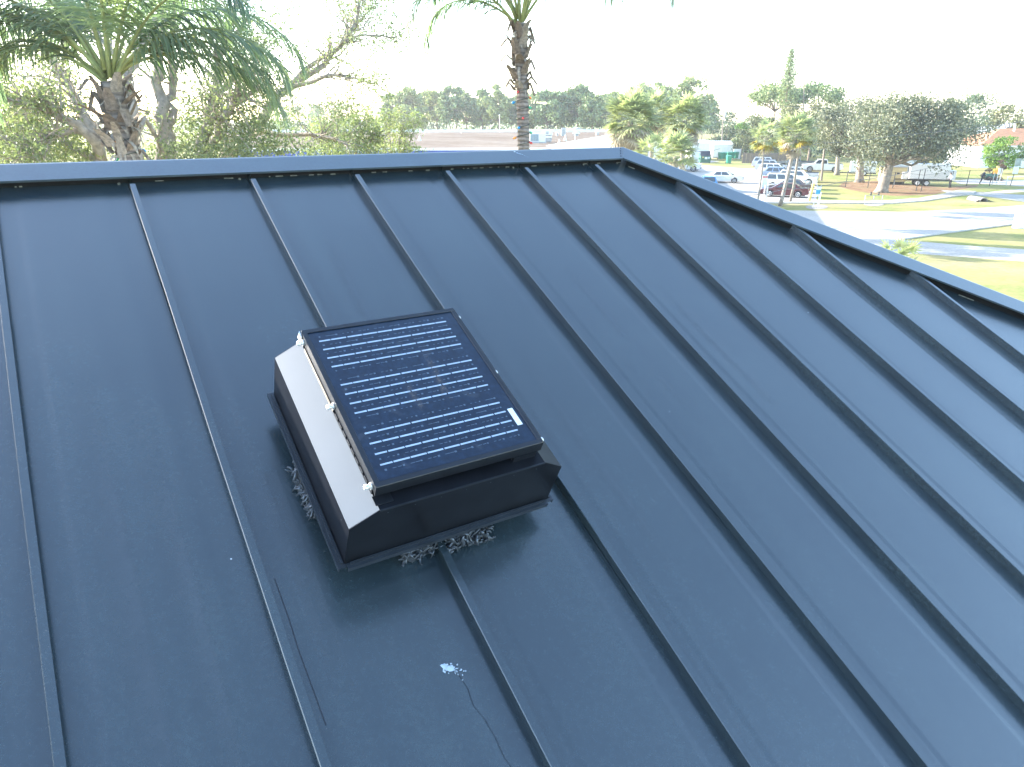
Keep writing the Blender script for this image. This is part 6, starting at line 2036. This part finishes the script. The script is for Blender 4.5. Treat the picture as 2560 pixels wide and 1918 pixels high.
wire("power line sagging across the big oak towards the white metal roof", [(1880, 392, 62), (2050, 358, 66), (2230, 340, 72), (2620, 295, 84)], .02)
wire("lowest power line, rising from the hip past the maroon sedan to the right edge", [(1830, 489, 50), (1960, 473, 54), (2100, 456, 58), (2330, 418, 66), (2640, 356, 78)], .022)
wire("faint power line above the orange tiled roof", [(2420, 262, 95), (2520, 252, 100), (2680, 236, 105)], .025)
wire("pale power line low across the young sabal palm", [(1600, 378, 45), (1720, 374, 47), (1800, 372, 49)], .014)
wire("faint twin power line in front of the umbrella pine", [(1940, 263, 120), (2060, 270, 124), (2200, 262, 128)], .03)

# culvert, bike rack, hydrant-like fittings, white box
p = on_z(2459, 505)
t = thing("culvert", "concrete culvert pipe with a dark mouth under the driveway", "culvert", (p.x, p.y, 0))
mb = MB()
n = 12
vs = []
for y in (0.0, 2.2):
    for k in range(n):
        a = math.pi * k / (n - 1); vs.append((.42 * math.cos(a), y, .42 * math.sin(a)))
    for k in range(n):
        a = math.pi * k / (n - 1); vs.append((.33 * math.cos(a), y, .33 * math.sin(a)))
fs = []
for k in range(n - 1):
    fs += [(k, k + 1, n + k + 1, n + k), (k, 2 * n + k, 2 * n + k + 1, k + 1), (n + k, n + k + 1, 3 * n + k + 1, 3 * n + k)]
mb.add(vs, fs); mb.build("pipe", M['pipe'], t)
MB().quad((-.33, .7, 0), (.33, .7, 0), (.24, .7, .3), (-.24, .7, .3)).build("dark_end", M['rubber'], t)  # black sheet stands for the shade inside the pipe
mb = MB(); mb.add([(-.9, -.1, 0.02), (1.0, -.1, 0.02), (.8, .9, .06), (-.6, .9, .06), (-.45, 0.1, .2), (.45, .1, .2)], [(0, 4, 3), (1, 2, 5), (3, 4, 5, 2)]); mb.build("apron", M['pipe'], t)
p = on_z(2182, 511)
t = thing("bike_rack", "low galvanised rack on the gravel pad beside the footpath", "rack", (p.x, p.y, 0))
for x in (-.85, .0, .85): MB().tube([(x, 0, 0), (x, 0, .85), (x + .12, .3, .85), (x + .12, .3, 0)], .025, 5).build("hoop", M['grey_metal'], t)
MB().tube([(-.85, 0, .5), (.85, 0, .5)], .02, 5).build("rail", M['grey_metal'], t); MB().tube([(-.85, 0, .85), (.85, 0, .85)], .02, 5).build("rail", M['grey_metal'], t)
for k, x in enumerate((-.3, .45)): MB().lathe((x, .1, .85), (0, 0, 1), [(.07, 0), (.09, .08), (.05, .2), (.1, .26), (.03, .34)], 9).build("fitting", M['fence_black'], t)
p = on_z(2551, 572)
t = thing("mailbox", "white square pillar at the right edge of the wedge of grass", "pillar", (p.x, p.y, 0)); part_box("pillar", M['white_wall'], t, (-.28, 0, 0), (.5, .6, 1.15), .02); part_box("cap", M['white_wall'], t, (-.32, -.04, 1.152), (.54, .64, 1.22))
# shrubs and yellow machine by the person
pine("reddish shrub behind the person, under the bright green tree", 2490, 397, 100, 42, 130, M['red_leaf'], None, "shrub", "shrub", 12, 110, flat=.9, rzf=.6, ls=.22, low=.1)
p = on_z(2486, 452)
t = thing("mower", "yellow and green ride-on mower behind the person by the fence", "mower", (p.x, p.y, 0), R(-15))
MB().box((-1.1, 0, .35), (.2, .9, .85)).build("deck", M['dump_green'], t, bevel=.06); MB().box((-.2, .1, .86), (.5, .8, 1.5)).build("seat", M['orange_paint'], t, bevel=.12); MB().box((.1, .1, 1.3), (.35, .8, 1.85)).build("seat_back", M['yellow_paint'], t, bevel=.08)
for x in (-.8, .1):
    for y in (-.05, .8): MB().lathe((x, y, .28), (0, 1, 0), [(.12, 0), (.28, .02), (.28, .16), (.12, .18)], 12).build("wheel", M['rubber'], t)
p = on_z(2558, 405)
t = thing("parasol", "orange and white garden parasol in the far garden at the photo's edge", "parasol", (p.x, p.y, 0))
MB().lathe((0, 0, 1.9), (0, 0, 1), [(1.3, 0), (1.25, .1), (.5, .55), (.05, .75)], 8).build("canopy", M['orange_paint'], t); MB().tube([(0, 0, 0), (0, 0, 2.0)], .04, 6).build("pole", M['white_metal'], t)


# ================================================================== THE PEOPLE BY THE FENCE
def person(label, px, py, face, top_m, leg_m, skin_m, hair_m, lean=0.0, arm='out'):
    p = on_z(px, py)
    t = thing("person", label, "person", (p.x, p.y, 0), R(face))
    # joints, facing +X; one vertex each
    J = dict(pel=(0, 0, .95), waist=(.01, 0, 1.10), chest=(.05, 0, 1.32), neck=(.07, 0, 1.50), head0=(.09, 0, 1.57), head1=(.11, 0, 1.66), head2=(.10, 0, 1.74),
             hipL=(0, .10, .90), kneL=(.06, .12, .50), ankL=(-.02, .12, .10), toeL=(.17, .13, .035), hipR=(0, -.10, .90), kneR=(.02, -.12, .50), ankR=(-.10, -.12, .10), toeR=(.09, -.13, .035),
             shL=(.04, .19, 1.43), elL=(.10, .25, 1.16), wrL=(.32, .17, 1.08), haL=(.40, .15, 1.09), shR=(.04, -.19, 1.43), elR=(.10, -.25, 1.16), wrR=(.32, -.17, 1.08), haR=(.40, -.15, 1.09))
    if arm == 'down':
        for s, y in (('L', 1), ('R', -1)):
            J['el' + s] = (.0, y * .25, 1.14); J['wr' + s] = (.06, y * .25, .88); J['ha' + s] = (.09, y * .24, .79)
    rad = dict(pel=(.16, .12), waist=(.145, .11), chest=(.17, .12), neck=(.058, .058), head0=(.068, .075), head1=(.082, .10), head2=(.07, .085), hipL=(.095, .095), kneL=(.065, .065), ankL=(.045, .045), toeL=(.035, .03), hipR=(.095, .095), kneR=(.065, .065), ankR=(.045, .045), toeR=(.035, .03),
               shL=(.07, .07), elL=(.047, .047), wrL=(.033, .033), haL=(.042, .022), shR=(.07, .07), elR=(.047, .047), wrR=(.033, .033), haR=(.042, .022))
    E_ = [('pel', 'waist'), ('waist', 'chest'), ('chest', 'neck'), ('neck', 'head0'), ('head0', 'head1'), ('head1', 'head2'), ('pel', 'hipL'), ('hipL', 'kneL'), ('kneL', 'ankL'), ('ankL', 'toeL'), ('pel', 'hipR'), ('hipR', 'kneR'), ('kneR', 'ankR'), ('ankR', 'toeR'), ('chest', 'shL'), ('shL', 'elL'), ('elL', 'wrL'), ('wrL', 'haL'), ('chest', 'shR'), ('shR', 'elR'), ('elR', 'wrR'), ('wrR', 'haR')]
    names = list(J)
    me = bpy.data.meshes.new("body")
    sh = lambda q: (q[0] + lean * max(0, q[2] - .1), q[1], q[2])
    me.from_pydata([sh(J[k]) for k in names], [(names.index(a), names.index(b_)) for a, b_ in E_], [])
    o = bpy.data.objects.new("body", me); COL.objects.link(o)
    md_ = o.modifiers.new("skin", 'SKIN'); md_.use_smooth_shade = True
    sv = me.skin_vertices[0].data
    for k, nme in enumerate(names): sv[k].radius = rad[nme]; sv[k].use_root = (nme == 'pel')
    o.modifiers.new("sub", 'SUBSURF').levels = 1
    o.modifiers["sub"].render_levels = 1
    dg = bpy.context.evaluated_depsgraph_get()
    me2 = bpy.data.meshes.new_from_object(o.evaluated_get(dg))
    bpy.data.objects.remove(o)
    for m_ in (top_m, leg_m, skin_m, M['rubber']): me2.materials.append(m_)
    for f in me2.polygons:
        c = f.center
        x_l = c.x - lean * max(0, c.z - .1)
        reach = abs(c.y) > .1 and (x_l > .30 if arm != 'down' else c.z < .90 and abs(c.y) > .2 and c.z > .7)
        f.material_index = 2 if (c.z > 1.50 or reach) else 0 if c.z > .98 or (abs(c.y) > .185 and c.z > .7) else 3 if c.z < .11 else 1
        f.use_smooth = True
    b_ = bpy.data.objects.new("body", me2); COL.objects.link(b_); b_.parent = t
    hx = .10 + lean * 1.6
    mb = MB(); mb.lathe((hx - .02, 0, 1.665), (-.15, 0, 1), [(.10, 0), (.108, .05), (.085, .11), (.03, .135)], 12); mb.build("hair", hair_m, t, smooth=True)
    mb = MB(); mb.tube([(hx + .085, 0, 1.66), (hx + .115, 0, 1.63), (hx + .08, 0, 1.615)], [.012, .016, .01], 6); mb.build("nose", skin_m, t)
    for s in (-1, 1):
        MB().lathe((hx + .082, s * .032, 1.665), (1, 0, 0), [(.010, 0), (.006, .008)], 6).build("eye", M['rubber'], t)
        MB().lathe((hx + .005, s * .082, 1.645), (0, s, 0), [(.024, 0), (.028, .012), (.01, .016)], 8).build("ear", skin_m, t)
        hz, hxx, hy = (1.09, .40, .15) if arm != 'down' else (.79, .09, .24)
        hxx += lean * (hz - .1)
        for q in range(4):
            y0 = s * hy + (q - 1.5) * .018
            d = Vector((.075 - .006 * abs(q - 1.4), 0, -.01)) if arm != 'down' else Vector((.012, 0, -.08 + .006 * abs(q - 1.4)))
            a = Vector((hxx, y0, hz))
            MB().tube([a, a + d * .55, a + d + Vector((0, 0, -.02))], [.010, .009, .006], 5).build("finger", skin_m, t)
        a = Vector((hxx - .02, s * (hy - .03), hz)); MB().tube([a, a + Vector((.035, -s * .025, .01)), a + Vector((.06, -s * .02, -.005))], [.012, .010, .007], 5).build("thumb", skin_m, t)
    return t


M['navy'] = plain("navy_cloth", (.012, .016, .03), .9, var=.3, scale=8)
M['navy2'] = plain("dark_trousers", (.014, .017, .024), .9, var=.3, scale=8)
M['shirt'] = plain("pale_blue_shirt", (.45, .52, .60), .9, var=.1, scale=8)
M['skin'] = plain("skin", (.42, .25, .17), .55, var=.08, scale=20)
M['hair'] = plain("dark_hair", (.012, .010, .009), .6)
pr = person("person in navy top and dark trousers standing by the fence, back to the big oak", 2449, 461, -12, M['navy'], M['navy2'], M['skin'], M['hair'], .16)
MB().lathe((-.09, -.05, 1.30), (-.9, -.3, 0), [(.07, .04), (.07, .055), (.02, .057)], 12).build("shirt_badge", M['grey_metal'], pr)
person("person in a pale blue shirt at the back of the white trailer", 2374, 470, 195, M['shirt'], M['navy2'], M['skin'], M['hair'], .08)

# ================================================================== HAZE
m = bpy.data.materials.new("thin_haze")
m.use_nodes = True
t_ = m.node_tree
for n in list(t_.nodes): t_.nodes.remove(n)
pv = t_.nodes.new("ShaderNodeVolumePrincipled")
pv.inputs["Color"].default_value = (.92, .96, 1.0, 1)
pv.inputs["Density"].default_value = 0.00045
pv.inputs["Anisotropy"].default_value = 0.5
mo = t_.nodes.new("ShaderNodeOutputMaterial")
lk(t_, pv.outputs[0], mo.inputs["Volume"])
hz = MB().box((-700, -200, -1.0), (700, 700, 26.0)).build("haze", m)
tag(hz, "thin pale haze in the air", None, None, "stuff")
